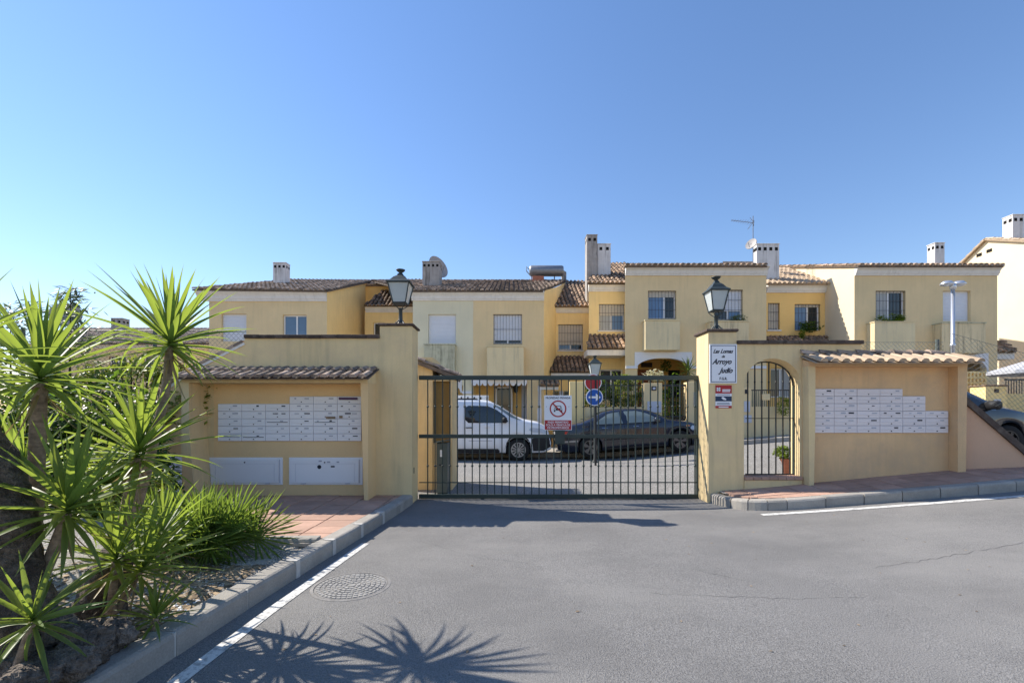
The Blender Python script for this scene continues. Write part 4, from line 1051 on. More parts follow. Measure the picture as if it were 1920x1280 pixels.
t3 = thing('slatted_panel', (PX(880, 16.4), 16.4, 0), 'white panel with dark hooks seen just above the van roof', 'panel')
panel(t3, 'board', 'white_frame', PX(846, 16.4), PX(916, 16.4), PZ(754, 16.4), PZ(741, 16.4), 16.4, .04)
for k in range(6): panel(t3, 'hook', 'print_dark', PX(852+k*12, 16.36), PX(854.5+k*12, 16.36), PZ(750, 16.36), PZ(744, 16.36), 16.355, .02)
for k in (850, 912): MB().box(PX(k, 16.42), PX(k+2, 16.42), 16.42, 16.47, .1, PZ(745, 16.42)).build('post', 'white_frame', t3)

# --- house 4 (upper unit + block with arched porch)
Y4 = 17.0; YU2 = 20.0
h = thing('terraced_house', (PX(1300, Y4), Y4, 0), 'terraced house with white arched porch behind the dark sedan', 'house', HG)
front_wall(h, YU2, 1104, 1172.5, 545, 'house_yellow', [(1123, 1171, 570, 619), (1125, 1168, 692, 750)], name='unit_wall')
window(h, YU2, 1123, 1171, 570, 619, shut=.42, panes=('curtain', 'curtain_blue'), bars=9, shm='shutter_cream', sill=True)
window(h, YU2, 1125, 1168, 692, 750, panes=('glass', 'glass'))
cornice(h, YU2, 1103, 1172.5, 532, 547)
tile_roof(h, [P(1101, 531, YU2-.27), P(1173, 531, YU2-.27), P(1173, 494, 24), P(1122, 494, 24)], 'tile', .2, .36, True)
tile_roof(h, [P(1101, 653, YU2-1.1), P(1173, 653, YU2-1.1), P(1173, 628, YU2-.02), P(1104, 628, YU2-.02)], 'tile', .2, .36, True, 'canopy_roof')
MB().box(PX(1102, YU2-1.05), PX(1173, YU2-1.05), YU2-1.05, YU2-.01, PZ(666, YU2-1.05), PZ(654.5, YU2-1.05)).build('canopy_fascia', 'white_trim', h)
core(h, PX(1108, YU2+.4), PX(1172, YU2+.4), YU2+.4, 25, 7.0, 'house_yellow')
chimney(h, 1100.5, 1120, 441, 545, 21.0, 'chimney_grey', 2, .55); chimney(h, 1120.5, 1145, 458, 508, 21.1, 'chimney_white', 2, .6)
front_wall(h, Y4, 1172, 1437, 514, 'house_beige', [(1215, 1268, 545, 598), (1340, 1393, 543, 600), (1195, 1292, 672, 850)], reveal=.2)
b = MB(); b.quad((PX(1172, Y4), Y4, -.3), (PX(1173, YU2), YU2+.1, -.3), (PX(1173, YU2), YU2+.1, 7.0), (PX(1172, Y4), Y4, 6.7)); b.build('side_wall', 'house_cream', h)
side_wall(h, (PX(1437, Y4), Y4), (PX(1437, Y4), 22), 6.7, 8.3, 'house_cream')
window(h, Y4, 1215, 1268, 545, 598, shut=.18, panes=('curtain_blue', 'glass'), bars=9, shm='shutter_cream', split=.6)
window(h, Y4, 1340, 1393, 543, 600, shut=.72, panes=('glass', 'curtain_blue'), bars=9, split=.5)
planter_box(h, Y4, 1210, 1275, 601, 656, 'balcony_beige', .35); planter_box(h, Y4, 1332, 1404, 603, 656, 'balcony_stained', .35)
cornice(h, Y4, 1172, 1437, 500, 517, over=.26)
zE4 = PZ(498, 16.72)
tile_roof(h, [V((PX(1171, 16.72), 16.72, zE4)), V((PX(1439, 16.72), 16.72, zE4)), V((PX(1439, 16.72), 22, zE4+1.63)), V((PX(1174, 22), 22, zE4+1.63))], 'tile', .2, .38)
spandrel(h, Y4, 1190, 1297, 660, 690, 671)
for a, c in ((1173, 1195), (1292, 1436)): MB().box(PX(a, Y4), PX(c, Y4), Y4-.05, Y4-.004, PZ(691, Y4), PZ(686, Y4)).build('impost', 'white_arch', h)
core(h, PX(1175, 19.2)+.25, PX(1437, Y4)-.02, 19.3, 22, 6.6, 'house_beige')
b = MB(); b.box(5.45, PX(1437, Y4)-.03, Y4+.4, 19.3, PZ(655, Y4), 6.4); b.build('upper_floor', 'house_ochre', h)
b = MB(); b.quad((PX(1172, 19), 18.9, -.2), (PX(1310, 19), 18.9, -.2), (PX(1310, 19), 18.9, 3.9), (PX(1172, 19), 18.9, 3.9)); pw = b.build('porch_wall', 'house_ochre', h)
MB().box(PX(1197, 18.8), PX(1226, 18.8), 18.8, 18.88, 0, PZ(693, 18.8)).build('door', 'door_wood', pw)
MB().box(PX(1203, 18.8), PX(1223, 18.8), 18.8, 18.88, PZ(688, 18.8), PZ(680, 18.8)).build('transom', 'door_dark', pw)
MB().box(PX(1254, 18.8), PX(1274, 18.8), 18.8, 18.88, PZ(745, 18.8), PZ(694, 18.8)).build('porch_window', 'glass', pw)
chimney(h, 1419, 1461, 458, 508, 18.9, 'chimney_white', 4, .25)
front_wall(h, 22.2, 1355, 1445, 490, 'chimney_grey', z0=7, name='parapet')

# --- house 5 (recess + right block)
YV = 18.6
h = thing('terraced_house', (PX(1700, Y4), Y4, .5), 'right terraced house with sunlit return wall and plants at the barred window', 'house', HG)
front_wall(h, YV, 1437, 1560, 546, 'house_ochre', [(1440, 1462, 568, 618), (1490, 1538, 570, 620), (1445, 1485, 690, 745)], name='recess_wall')
window(h, YV, 1440, 1462, 568, 618, shut=.98, panes=('glass',), bars=5, shm='shutter_cream', sill=True)
window(h, YV, 1490, 1538, 570, 620, shut=.06, panes=('curtain_blue', 'glass'), bars=8, split=.55, shm='shutter_cream')
window(h, YV, 1445, 1485, 690, 745, panes=('glass', 'curtain'))
cornice(h, YV, 1437, 1549, 533, 549)
tile_roof(h, [P(1437, 532, YV-.27), P(1553, 532, YV-.27), P(1508, 503, 21.2), P(1440, 503, 21.2)], 'tile_clean', .2, .36)
tile_roof(h, [P(1437, 652, YV-1.0), P(1552, 652, YV-1.0), P(1549, 631, YV-.02), P(1437, 631, YV-.02)], 'tile', .2, .36, True, 'canopy_roof')
core(h, PX(1437, YV)+.05, PX(1560, YV), YV+.4, 21, 6.3, 'house_ochre')
front_wall(h, Y4, 1602, 1870, 514, 'house_beige', [(1642, 1698, 545, 600), (1768, 1820, 545, 602), (1806, 1848, 668, 800)], reveal=.2, name='wall')
window(h, Y4, 1642, 1698, 545, 600, panes=('curtain', 'glass'), bars=9, split=.48)
window(h, Y4, 1768, 1820, 545, 602, shut=1.)
planter_box(h, Y4, 1640, 1716, 604, 662, 'balcony_beige', .38); planter_box(h, Y4, 1766, 1848, 606, 662, 'balcony_stained', .38, 'stained_plaster')
cornice(h, Y4, 1602, 1870, 500, 517, over=.26)
xl = PX(1602, Y4); xrr = PX(1870, Y4)
b = MB(); b.quad((xl, Y4, -.3), (xl, 22, -.3), (xl, 22, PZ(499, Y4)+1.62), (xl, Y4, PZ(500, Y4))); b.build('side_wall', 'house_cream', h)
side_wall(h, (xrr, Y4), (xrr, 22), PZ(500, Y4), PZ(500, Y4)+1.6, 'house_cream')
tile_roof(h, [V((xl-.06, 16.72, zE4)), V((PX(1882, 16.72), 16.72, zE4)), V((PX(1882, 16.72), 22, zE4+1.66)), V((xl-.06, 22, zE4+1.66))], 'tile', .2, .38)
core(h, xl+.02, xrr-.02, 18.5, 22, 6.5, 'house_beige')
b = MB(); b.box(xl+.05, xrr-.05, Y4+.4, 18.5, PZ(660, Y4), 6.4); b.build('upper_floor', 'house_ochre', h)
spandrel(h, Y4, 1800, 1852, 662, 700, 674)
chimney(h, 1753, 1771, 456, 500, 19.0, 'chimney_white', 2, .36)
# small side canopy on the right end
tile_roof(h, [P(1868, 659, 17.6), P(1906, 659, 17.6), P(1880, 640, 18.6), P(1868, 640, 18.6)], 'tile', .2, .36, True, 'canopy_roof')
MB().box(PX(1869, 17.7), PX(1902, 17.7), 17.7, 18.5, PZ(673, 17.7), PZ(660.5, 17.7)).build('canopy_fascia', 'white_trim', h)

# --- house 6: gable end on the right
h = thing('gable_house', (24, 21, .8), 'cream gable end house with sunlit wall at the right edge', 'house')
XG = 22.0; pk = (21.0, PZ(448, 21)); fr = (17.2, PZ(448, 21)-1.62); bk = (25.5, PZ(448, 21)-2.9)
b = MB(); b.add([(XG, fr[0]+.25, -.3), (XG, bk[0]-.25, -.3), (XG, bk[0]-.25, bk[1]+.05), (XG, pk[0], pk[1]-.04), (XG, fr[0]+.25, fr[1]+.05)], [(0, 4, 3, 2, 1)]); b.build('gable_wall', 'house_cream', h)
MB().box(XG+.01, 32, fr[0]+.3, bk[0]-.3, -.3, fr[1]-.1).build('inner_light_block', 'house_cream', h)
tile_roof(h, [V((XG-.14, fr[0], fr[1])), V((31, fr[0], fr[1])), V((31, pk[0], pk[1])), V((XG-.14, pk[0], pk[1]))], 'tile_clean', .2, .38)
tile_roof(h, [V((31, bk[0], bk[1])), V((XG-.14, bk[0], bk[1])), V((XG-.14, pk[0], pk[1])), V((31, pk[0], pk[1]))], 'tile_clean', .22, .4)
chimney(h, 1899, 1920, 403, 462, 20.0, 'chimney_white', 2, .42)
for a, c in ((1836, 478), (1855, 470)):
    yy = XG*F/(a-CX); MB().box(XG-.012, XG+.02, yy-.12, yy+.12, PZ(c+3, yy), PZ(c-3, yy)).build('vent', 'black_hole', h)

# ------------------------------------------------------------------ roof equipment
t = thing('solar_water_heater', P(1025, 527, 24.4), 'grey cylindrical solar water heater on the roof ridge', 'water heater')
YT = 24.3; za = PZ(508, YT)
b = MB(); prf = [(PX(992, YT), .0), (PX(993, YT), .24), (PX(996, YT), .29), (PX(1053, YT), .29), (PX(1056, YT), .24), (PX(1057, YT), 0.001)]
vs = []; n_ = 18
for x, r in prf: vs += [(x, YT+r*math.cos(2*math.pi*k/n_), za+r*math.sin(2*math.pi*k/n_)) for k in range(n_)]
b.add(vs, [(i*n_+k, i*n_+(k+1) % n_, (i+1)*n_+(k+1) % n_, (i+1)*n_+k) for i in range(len(prf)-1) for k in range(n_)]); b.build('tank', 'galvanised', t, True)
for x in (996, 1010, 1040, 1058):
    b = MB(); b.tube([P(x, 512, YT+.1), P(x+rnd.uniform(-4, 6), 536, YT-.3)], .03, 6); b.build('leg', 'galvanised', t)
b = MB(); b.prism([P(998, 517, YT-.25), P(1020, 517, YT-.25), P(1020, 532, YT-.3), P(998, 532, YT-.3)], (0, .06, 0)); b.build('bracket_panel', 'terracotta', t)
b = MB(); b.prism([P(1054, 505, YT), P(1062, 510, YT), P(1062, 532, YT), P(1054, 532, YT)], (0, .4, 0)); b.build('end_box', 'chimney_grey', t)
b = MB(); b.tube([P(992, 505, YT), P(987, 500, YT), P(987, 508, YT), P(993, 515, YT)], .025, 6); b.build('pipe', 'galvanised', t)
def dish(px, py, Y, r, label, yaw, mm='dish'):
    c = P(px, py, Y); t = thing('satellite_dish', c, label, 'satellite dish')
    ax = V((math.sin(yaw), -math.cos(yaw), .35)).normalized(); a = ax.cross(V((0, 0, 1))).normalized(); u = a.cross(ax); n_ = 28
    b = MB(); vs = []
    for k, rr in enumerate((.02, .35, .7, 1.)):
        vs += [c + (a*math.cos(2*math.pi*j/n_)+u*math.sin(2*math.pi*j/n_))*(r*rr) + ax*(rr*rr*.2*r) for j in range(n_)]
    fs = [(i*n_+k, i*n_+(k+1) % n_, (i+1)*n_+(k+1) % n_, (i+1)*n_+k) for i in range(3) for k in range(n_)] + [tuple(range(n_))]
    b.add(vs, fs); b.add([V(p)-ax*.03 for p in vs], fs); b.build('reflector', mm, t, True)
    b = MB(); b.tube([c-ax*.02, c-ax*.25, c-ax*.25-V((0, 0, r*1.3))], .03, 6); b.build('mount', 'galvanised', t)
    b = MB(); b.tube([c-u*r*.9+ax*.1, c+ax*r*.9-u*r*.2], .015, 5); b.build('feed_arm', 'galvanised', t)
    return t
dish(820, 502, 21.8, .56, 'large round satellite dish behind the grey chimney', .9)
dish(1409, 458, 20.3, .25, 'satellite dish beside the roof antenna', -1.0)
dish(124, 592, 17.5, .5, 'satellite dish above the hedge behind the yuccas', .5)
t = thing('roof_antenna', P(1414, 500, 20.4), 'thin rooftop television antenna on a mast', 'antenna')
YA = 20.5
b = MB(); b.tube([P(1412, 520, YA), P(1412, 405, YA)], .018, 6); b.build('mast', 'galvanised', t)
b = MB(); b.tube([P(1371, 413, YA), P(1413, 418, YA-.2)], .014, 5); b.build('boom', 'galvanised', t)
for i in range(9):
    f_ = i/8; c = P(1373+f_*36, 413.3+f_*4.5, YA-.1*f_); d = V((.05, .3, .02))*(.5+.6*f_)
    b = MB(); b.tube([c-d, c+d], .007, 4); b.build('element', 'galvanised', t)
b = MB(); b.tube([P(1402, 430, YA), P(1414, 414, YA), P(1413, 424, YA)], .012, 5); b.tube([P(1406, 408, YA), P(1413, 416, YA)], .01, 5); b.build('reflector_rods', 'galvanised', t)

# ------------------------------------------------------------------ front gardens across the inner street
YY = 15.6
fy = lambda p: PX(p, YY); fzz = lambda p: PZ(p, YY)
pv = struct(sheet('inner_pavement', 'kerb', -13, 22, 14.75, 17.2, .14, 80))
kb = MB(); xs = [-13+.5*i for i in range(71)]
for a, c in zip(xs, xs[1:]): kb.add([(a, 14.7, g(a)-.05), (c, 14.7, g(c)-.05), (c, 14.7, g(c)+.139), (a, 14.7, g(a)+.139), (c, 14.85, g(c)+.139), (a, 14.85, g(a)+.139)], [(0, 1, 2, 3), (3, 2, 4, 5)])
struct(kb.build('inner_kerb', 'kerb'))
t = thing('garden_wall', (fy(1150), YY, .2), 'low beige garden wall with pillar and boxes behind the sedan', 'wall')
MB().box(fy(1096), fy(1207), YY, YY+.2, -.1, fzz(763)).build('wall', 'house_beige', t)
b = MB(); b.bbox(fy(1207), fy(1241), YY-.03, YY+.3, -.1, fzz(718), .01); b.build('pillar', 'house_beige', t)
b = MB(); b.bbox(fy(1068), fy(1096), YY-.03, YY+.3, -.1, fzz(715), .01); b.build('pillar', 'house_yellow', t)
b = MB(); b.bbox(fy(1288), fy(1330), YY-.03, YY+.3, -.1, fzz(716), .01); b.build('pillar', 'house_beige', t)
for a in ((1213, 1239, 773, 752), (1217, 1235, 790, 778), (1300, 1311, 762, 735)):
    panel(t, 'meter_box', 'mail_edge', fy(a[0]), fy(a[1]), fzz(a[2]), fzz(a[3]), YY-.032, .03)
pn = panel(t, 'number_plate', 'print_dark', fy(1221), fy(1230), fzz(732), fzz(724), YY-.032, .02)
panel(t, 'number_plate_face', 'mail_edge', fy(1223), fy(1228), fzz(730), fzz(726), YY-.053, .003)
b = MB()
for i in range(28):
    x = fy(1096)+(fy(1207)-fy(1096))*(i+.5)/28; b.tube([(x, YY+.1, fzz(763)), (x, YY+.1, fzz(722))], .008, 4)
b.box(fy(1096), fy(1207), YY+.09, YY+.11, fzz(723), fzz(721)); b.build('railing', 'iron_black', t)
t = thing('garden_gate', (fy(1265), YY+.1, .2), 'dark iron garden gate overgrown with plants behind the sedan', 'gate')
for i in range(9):
    x = fy(1243)+(fy(1287)-fy(1243))*i/8; b = MB(); b.tube([(x, YY+.1, .1), (x, YY+.1, fzz(722))], .010, 5); b.build('bar', 'iron_black', t)
b = MB(); b.box(fy(1242), fy(1288), YY+.085, YY+.115, fzz(724), fzz(720)); b.box(fy(1242), fy(1288), YY+.085, YY+.115, fzz(782), fzz(779)); b.build('frame', 'iron_black', t)
b = MB(); b.box(fy(1243), fy(1287), YY+.09, YY+.11, .12, fzz(784)); b.build('kick_panel', 'door_dark', t)
t = thing('garden_wall', (fy(1450), YY, .5), 'low garden wall with iron railing seen through the arched doorway', 'wall')
MB().box(fy(1408), fy(1560), YY+.02, YY+.2, -.1, fzz(762)).build('wall', 'house_beige', t)
b = MB(); b.bbox(fy(1380), fy(1408), YY-.02, YY+.3, -.1, fzz(726), .01); b.build('pillar', 'house_beige', t)
panel(t, 'number_plate', 'print_dark', fy(1396), fy(1402), fzz(738), fzz(730), YY-.022, .02)
panel(t, 'meter_box', 'mail_edge', fy(1394), fy(1405), fzz(772), fzz(752), YY-.022, .03)
panel(t, 'meter_box', 'mail_edge', fy(1394), fy(1408), fzz(792), fzz(778), YY-.022, .03)
b = MB()
for i in range(40):
    x = fy(1408)+(fy(1560)-fy(1408))*(i+.5)/40; b.tube([(x, YY+.1, fzz(762)), (x, YY+.1, fzz(730))], .008, 4)
b.box(fy(1408), fy(1560), YY+.09, YY+.11, fzz(732), fzz(730)); b.build('railing', 'iron_black', t)
# right, by the far end
YZ = 14.6
t = thing('garden_pillar', (PX(1867, YZ), YZ, .9), 'yellow garden pillar with number plate behind the wire fence', 'pillar')
b = MB(); b.bbox(PX(1848, YZ), PX(1887, YZ), YZ, YZ+.5, -.1, PZ(724, YZ), .01); b.build('post', 'house_yellow', t)
b = MB(); b.bbox(PX(1846, YZ), PX(1889, YZ), YZ-.03, YZ+.53, PZ(724, YZ), PZ(721, YZ), .01); b.build('cap', 'tile', t)
panel(t, 'number_plate', 'door_dark', PX(1864, YZ), PX(1872, YZ), PZ(736, YZ), PZ(729, YZ), YZ, .02)
panel(t, 'intercom', 'mail_edge', PX(1863, YZ), PX(1875, YZ), PZ(760, YZ), PZ(748, YZ), YZ, .03)
t = thing('lattice_screen', (PX(1825, 16), 16, .8), 'pierced yellow block screen wall behind the fence', 'screen')
b = MB(); YX = 16.0
for i in range(6):
    x = PX(1812+i*7, YX); b.box(x, x+.06, YX, YX+.1, .2, PZ(696, YX))
for j in range(9): z = PZ(696+j*10, YX); b.box(PX(1812, YX), PX(1847, YX)+.06, YX+.002, YX+.098, z-.06, z)
b.build('lattice', 'house_yellow', t)
t = thing('garden_umbrella', (PX(1950, 14.4), 14.4, .9), 'open white garden umbrella behind the wire fence', 'umbrella')
c = P(1950, 668, 14.4); b = MB(); b.tube([(c.x, c.y, .6), (c.x, c.y, c.z)], .025, 8); b.build('pole', 'iron_black', t)
b = MB(); n_ = 8; rim = [c+V((1.25*math.cos(2*math.pi*k/n_+.3), 1.25*math.sin(2*math.pi*k/n_+.3), -.46)) for k in range(n_)]
b.add([c]+rim+[p-V((0, 0, .10)) for p in rim], [(0, 1+k, 1+(k+1) % n_) for k in range(n_)] + [(1+k, 1+n_+k, 1+n_+(k+1) % n_, 1+(k+1) % n_) for k in range(n_)]); b.build('canopy', 'umbrella', t)
t = thing('balcony_railing', (PX(1905, 16.5), 16.5, .8), 'dark upright railing under the white garden umbrella', 'railing')
for i in range(14):
    x = PX(1886+i*5, 16.5); b = MB(); b.tube([(x, 16.5, .9), (x, 16.5, PZ(712, 16.5))], .014, 5); b.build('bar', 'iron_black', t)
b = MB(); b.box(PX(1884, 16.5), PX(1956, 16.5), 16.48, 16.52, PZ(713, 16.5), PZ(710, 16.5)); b.build('handrail', 'iron_black', t)
MB().box(PX(1884, 16.5), PX(1970, 16.5), 16.45, 16.6, -.1, PZ(738, 16.5)).build('base_wall', 'house_yellow', t)
# tall street lamp
YK = 10.5
t = thing('street_lamp', (PX(1786, YK), YK, .6), 'white pole street lamp with twin flat heads', 'street lamp')
b = MB(); b.lathe([(.04, .3), (.04, PZ(650, YK)), (.052, PZ(649, YK)), (.052, PZ(645, YK)), (.04, PZ(644, YK)), (.036, PZ(538, YK))], (PX(1786.5, YK), YK, 0), 14); b.build('pole', 'metal_silver', t, True)
b = MB(); b.lathe([(.045, -.02), (.065, .0), (.065, .10), (.045, .12)], P(1787, 541, YK), 14); b.build('hub', 'metal_silver', t, True)
for sgn in (-1, 1):
    c = P(1787, 532, YK)+V((sgn*.14, 0, 0)); b = MB(); n_ = 18; vs = []
    for rr, hh in ((.01, .05), (.6, .045), (1., .0), (.95, -.02), (.5, -.04), (.01, -.05)):
        vs += [c+V((.14*rr*math.cos(2*math.pi*k/n_), .12*rr*math.sin(2*math.pi*k/n_), hh*1.3)) for k in range(n_)]
    b.add(vs, [(i*n_+k, (i+1)*n_+k, (i+1)*n_+(k+1) % n_, i*n_+(k+1) % n_) for i in range(5) for k in range(n_)]); b.build('lamp_head', 'metal_silver', t, True)

# ------------------------------------------------------------------ wire fences
def chainlink(name, p0, p1, z0, z1, label, posts, step=.075, zslope=None, r=.0022):
    p0, p1 = V(p0), V(p1); L = (p1-p0).length; d = (p1-p0)/L
    t = thing(name, (p0.x, p0.y, z0), label, 'fence')
    b = MB(); H = z1-z0; n_ = int(L/step); zb = (lambda s: 0) if zslope is None else zslope
    nr = d.cross(V((0, 0, 1))).normalized() if False else V((-d.y, d.x))
    def strip(s0, za, s1, zc):
        a = V((p0.x+d.x*s0, p0.y+d.y*s0, za)); c = V((p0.x+d.x*s1, p0.y+d.y*s1, zc)); b.tube([a, c], r, 3, False)
    for i in range(-int(H/step), n_+1):
        for sg in (1, -1):
            s0 = i*step; s1 = s0+H
            lo, hi = max(0, s0), min(L, s1)
            if hi-lo < .01: continue
            f0, f1 = (lo-s0)/H, (hi-s0)/H
            if sg == 1: a, c = z0+H*f0, z0+H*f1
            else: a, c = z1-H*f0, z1-H*f1
            m_ = max(1, int((hi-lo)/.4)) if zslope else 1
            for k in range(m_):
                sa, sb = lo+(hi-lo)*k/m_, lo+(hi-lo)*(k+1)/m_; strip(sa, a+(c-a)*k/m_+zb(sa), sb, a+(c-a)*(k+1)/m_+zb(sb))
    b.build('wire_mesh', 'fence_wire', t)
    for zz in (z1, (z0+z1)/2):
        b = MB(); b.tube([(p0.x+d.x*L*k/8, p0.y+d.y*L*k/8, zz+zb(L*k/8)) for k in range(9)], .003, 4); b.build('tension_wire', 'fence_wire', t)
    for s in posts:
        b = MB(); b.tube([(p0.x+d.x*s, p0.y+d.y*s+.03, z0-.3+zb(s)), (p0.x+d.x*s, p0.y+d.y*s+.03, z1+.05+zb(s))], .028, 10); b.build('post', 'cabinet_grey', t)
    return t
YX = 7.25
chainlink('wire_fence', (-4.25, YX), (-9.5, YX), 1.75, 2.75, 'wire mesh fence with grey post behind the hedge', [(-4.25-PX(288, YX)), 3.6])
chainlink('wire_fence', (5.55, 7.38), (JR1+.05, 7.38), 2.1, 2.58, 'wire mesh fence rising above the right mailbox shelter', [1.4], .07)
c0s = tops[0]
chainlink('wire_fence', (JR1+.02, 7.22), (8.35, 6.95), c0s+.05, c0s+1.0, 'wire mesh fence on top of the sloping terracotta wall', [1.25], .075, zslope=lambda s: -s*1.03 if s < .05 else -s*.35)

# ------------------------------------------------------------------ vehicles
def lerp_tab(tab, x):
    if x <= tab[0][0]: return tab[0][1]
    for (a, va), (b_, vb) in zip(tab, tab[1:]):
        if x <= b_: return va+(vb-va)*(x-a)/(b_-a)
    return tab[-1][1]
def smooth_tab(tab, L, n=160, w=3):
    ys = [lerp_tab(tab, L*i/n) for i in range(n+1)]
    for _ in range(w): ys = [ys[0]]+[(ys[i-1]+2*ys[i]+ys[i+1])/4 for i in range(1, n)]+[ys[-1]]
    return [(L*i/n, ys[i]) for i in range(n+1)]
def build_car(name, label, origin, spec, group=None):
    """car along +X, x from rear (0) to front (L); origin = rear, centre line, ground"""
    o = V(origin); L = spec['L']; W = spec['W']/2
    t = thing(name, o, label, spec['cat'], group)
    top = smooth_tab(spec['top'], L, w=spec.get('sm', 3)); belt = spec['belt']; wh = spec['wheels']; wr = spec['wr']; ar = wr*1.13
    def plan(x):
        u = abs(x-L/2)/(L/2); return W*(1-.22*u**7-.04*u*u)
    def zbot(x):
        z = spec['sill']+(.10*max(0, (x-L+.35)/.35)**2 if x > L-.35 else 0)+(.12*max(0, (.35-x)/.35)**2 if x < .35 else 0)
        for c in wh:
            if abs(x-c) < ar: z = max(z, wr+math.sqrt(ar*ar-(x-c)**2)*.98)
        return z
    def sec(x):
        zt = lerp_tab(top, x); w = plan(x); zb = zbot(x); bz = min(lerp_tab(belt, x), zt-.015)
        bz = max(bz, zb+.05)
        hgt = max(0, zt-bz); inset = spec['tumble']*hgt
        mid = max(zb+.02, .58); mid = min(mid, bz-.02)
        wt = max(.2, w*.975-inset)
        return [(w*.93, zb), (w*.985, zb+.03), (w, mid), (w*.99, (mid+bz)/2), (w*.965, bz), (w*.965-(w*.965-wt)*.5, bz+hgt*.52), (wt, zt-min(.05, hgt*.4)-.004), (wt*.86, zt), (wt*.45, zt+.012), (0, zt+.018)]
    def side_y(x, z):
        s = sec(x)
        for (a, za), (b_, zb) in zip(s, s[1:]):
            if za <= z <= zb: return a+(b_-a)*(z-za)/max(1e-6, zb-za)
        return s[0][0] if z < s[0][1] else s[-3][0]
    xs = sorted(set([round(L*i/70, 4) for i in range(71)] + [c+ar*math.cos(a*math.pi/14) for c in wh for a in range(15)] + [c+k*(ar+.001) for c in wh for k in (-1, 1)]))
    xs = [x for x in xs if 0 <= x <= L]
    b = MB(); vs = []; m = 19
    for x in xs:
        s = sec(x); full = [(-a, z) for a, z in s] + [(a, z) for a, z in s[-2::-1]]
        vs += [(o.x+x, o.y+a, o.z+z) for a, z in full]
    n_ = len(xs); fs = [(i*m+k, i*m+k+1, (i+1)*m+k+1, (i+1)*m+k) for i in range(n_-1) for k in range(m-1)]
    fs += [(i*m+m-1, i*m, (i+1)*m, (i+1)*m+m-1) for i in range(n_-1)] + [tuple(range(m)), tuple(range(n_*m-1, (n_-1)*m-1, -1))]
    b.add(vs, fs); body = b.build('body', spec['paint'], t, True)
    # side panels laid on the body surface
    def sidepatch(nm, poly, mm, off=.006, parent=t, nx=14, nz=8):
        x0, x1 = min(p[0] for p in poly), max(p[0] for p in poly)
        for sg in (-1, 1):
            b = MB(); vs = []; cols = []
            for i in range(nx+1):
                x = x0+(x1-x0)*(.002+.996*i/nx); zz = []
                for (a, c) in zip(poly, poly[1:]+poly[:1]):
                    if (a[0]-x)*(c[0]-x) < 0 or (a[0] == x): zz.append(a[1]+(c[1]-a[1])*(x-a[0])/((c[0]-a[0]) or 1e-9))
                if len(zz) < 2: zz = [poly[0][1], poly[0][1]]
                lo, hi = min(zz), max(zz)
                for k in range(nz+1):
                    z = lo+(hi-lo)*k/nz; vs.append((o.x+x, o.y+sg*(side_y(x, z)+off), o.z+z))
            b.add(vs, [(i*(nz+1)+k, (i+1)*(nz+1)+k, (i+1)*(nz+1)+k+1, i*(nz+1)+k+1)[::sg] for i in range(nx) for k in range(nz)])
            b.build(nm, mm, parent, True)
    for nm, poly, mm, off in spec['patches']: sidepatch(nm, poly, mm, off)
    # windscreens
    for nm, xa, xb in spec['screens']:
        b = MB(); vs = []; nx = 10
        for i in range(nx+1):
            x = xa+(xb-xa)*i/nx; s = sec(x); wt = s[6][0]*.93; zt = lerp_tab(top, x)
            for k in range(9):
                u = -1+2*k/8; zz = zt+.018*(1-abs(u))+.010-(.035*max(0, abs(u)-.8)/.2); vs.append((o.x+x, o.y+wt*u, o.z+zz))
        b.add(vs, [(i*9+k, i*9+k+1, (i+1)*9+k+1, (i+1)*9+k) for i in range(nx) for k in range(8)]); b.build(nm, 'car_glass', t, True)
    # wheels
    tb = MB(); tb.lathe([(wr*.66, -.10), (wr*.93, -.105), (wr, -.075), (wr, .075), (wr*.93, .105), (wr*.66, .10)], n=32, axis='y', cap=False); tm = tb.mesh('tyre', 'tyre', True)
    rb = MB(); rr = wr*.67
    for sg in (-1,):
        ns = spec['spokes']
        for k in range(ns):
            a = 2*math.pi*k/ns+.2; da = math.pi/ns*spec.get('spw', .42)
            q_ = [(rr*.18, a-da*1.5), (rr*.9, a-da), (rr*.9, a+da), (rr*.18, a+da*1.5)]
            rb.prism([(r_*math.cos(t_), -.09, r_*math.sin(t_)) for r_, t_ in q_], (0, .03, 0))
        for k in range(32):
            a0, a1 = 2*math.pi*k/32, 2*math.pi*(k+1)/32
            rb.prism([(r_*math.cos(t_), -.098, r_*math.sin(t_)) for r_, t_ in ((rr*.88, a0), (rr, a0), (rr, a1), (rr*.88, a1))], (0, .06, 0))
        rb.lathe([(rr*.24, -.095), (rr*.24, -.05)], n=16, axis='y')
    rm = rb.mesh('rim', spec['rim'])
    hb = MB(); hb.lathe([(rr*.9, -.05), (rr*.9, -.03)], n=24, axis='y'); hm = hb.mesh('brake_disc', 'plastic_black')
    for c in wh:
        for sg in (-1, 1):
            w_ = link('wheel', tm, t, True); w_.location = (c, sg*(W-.13), wr)
            if sg > 0: w_.rotation_euler = (0, 0, math.pi)
            link('rim', rm, w_, True); link('brake_disc', hm, w_, True)
        b = MB(); b.box(o.x+c-ar*.9, o.x+c+ar*.9, o.y-W+.28, o.y+W-.28, o.z+.2, o.z+wr*2); b.build('wheel_well', 'black_hole', t)
    b = MB(); b.box(o.x+.3, o.x+L-.3, o.y-W+.2, o.y+W-.2, o.z+spec['sill']-.04, o.z+spec['sill']+.1); b.build('underbody', 'black_hole', t)
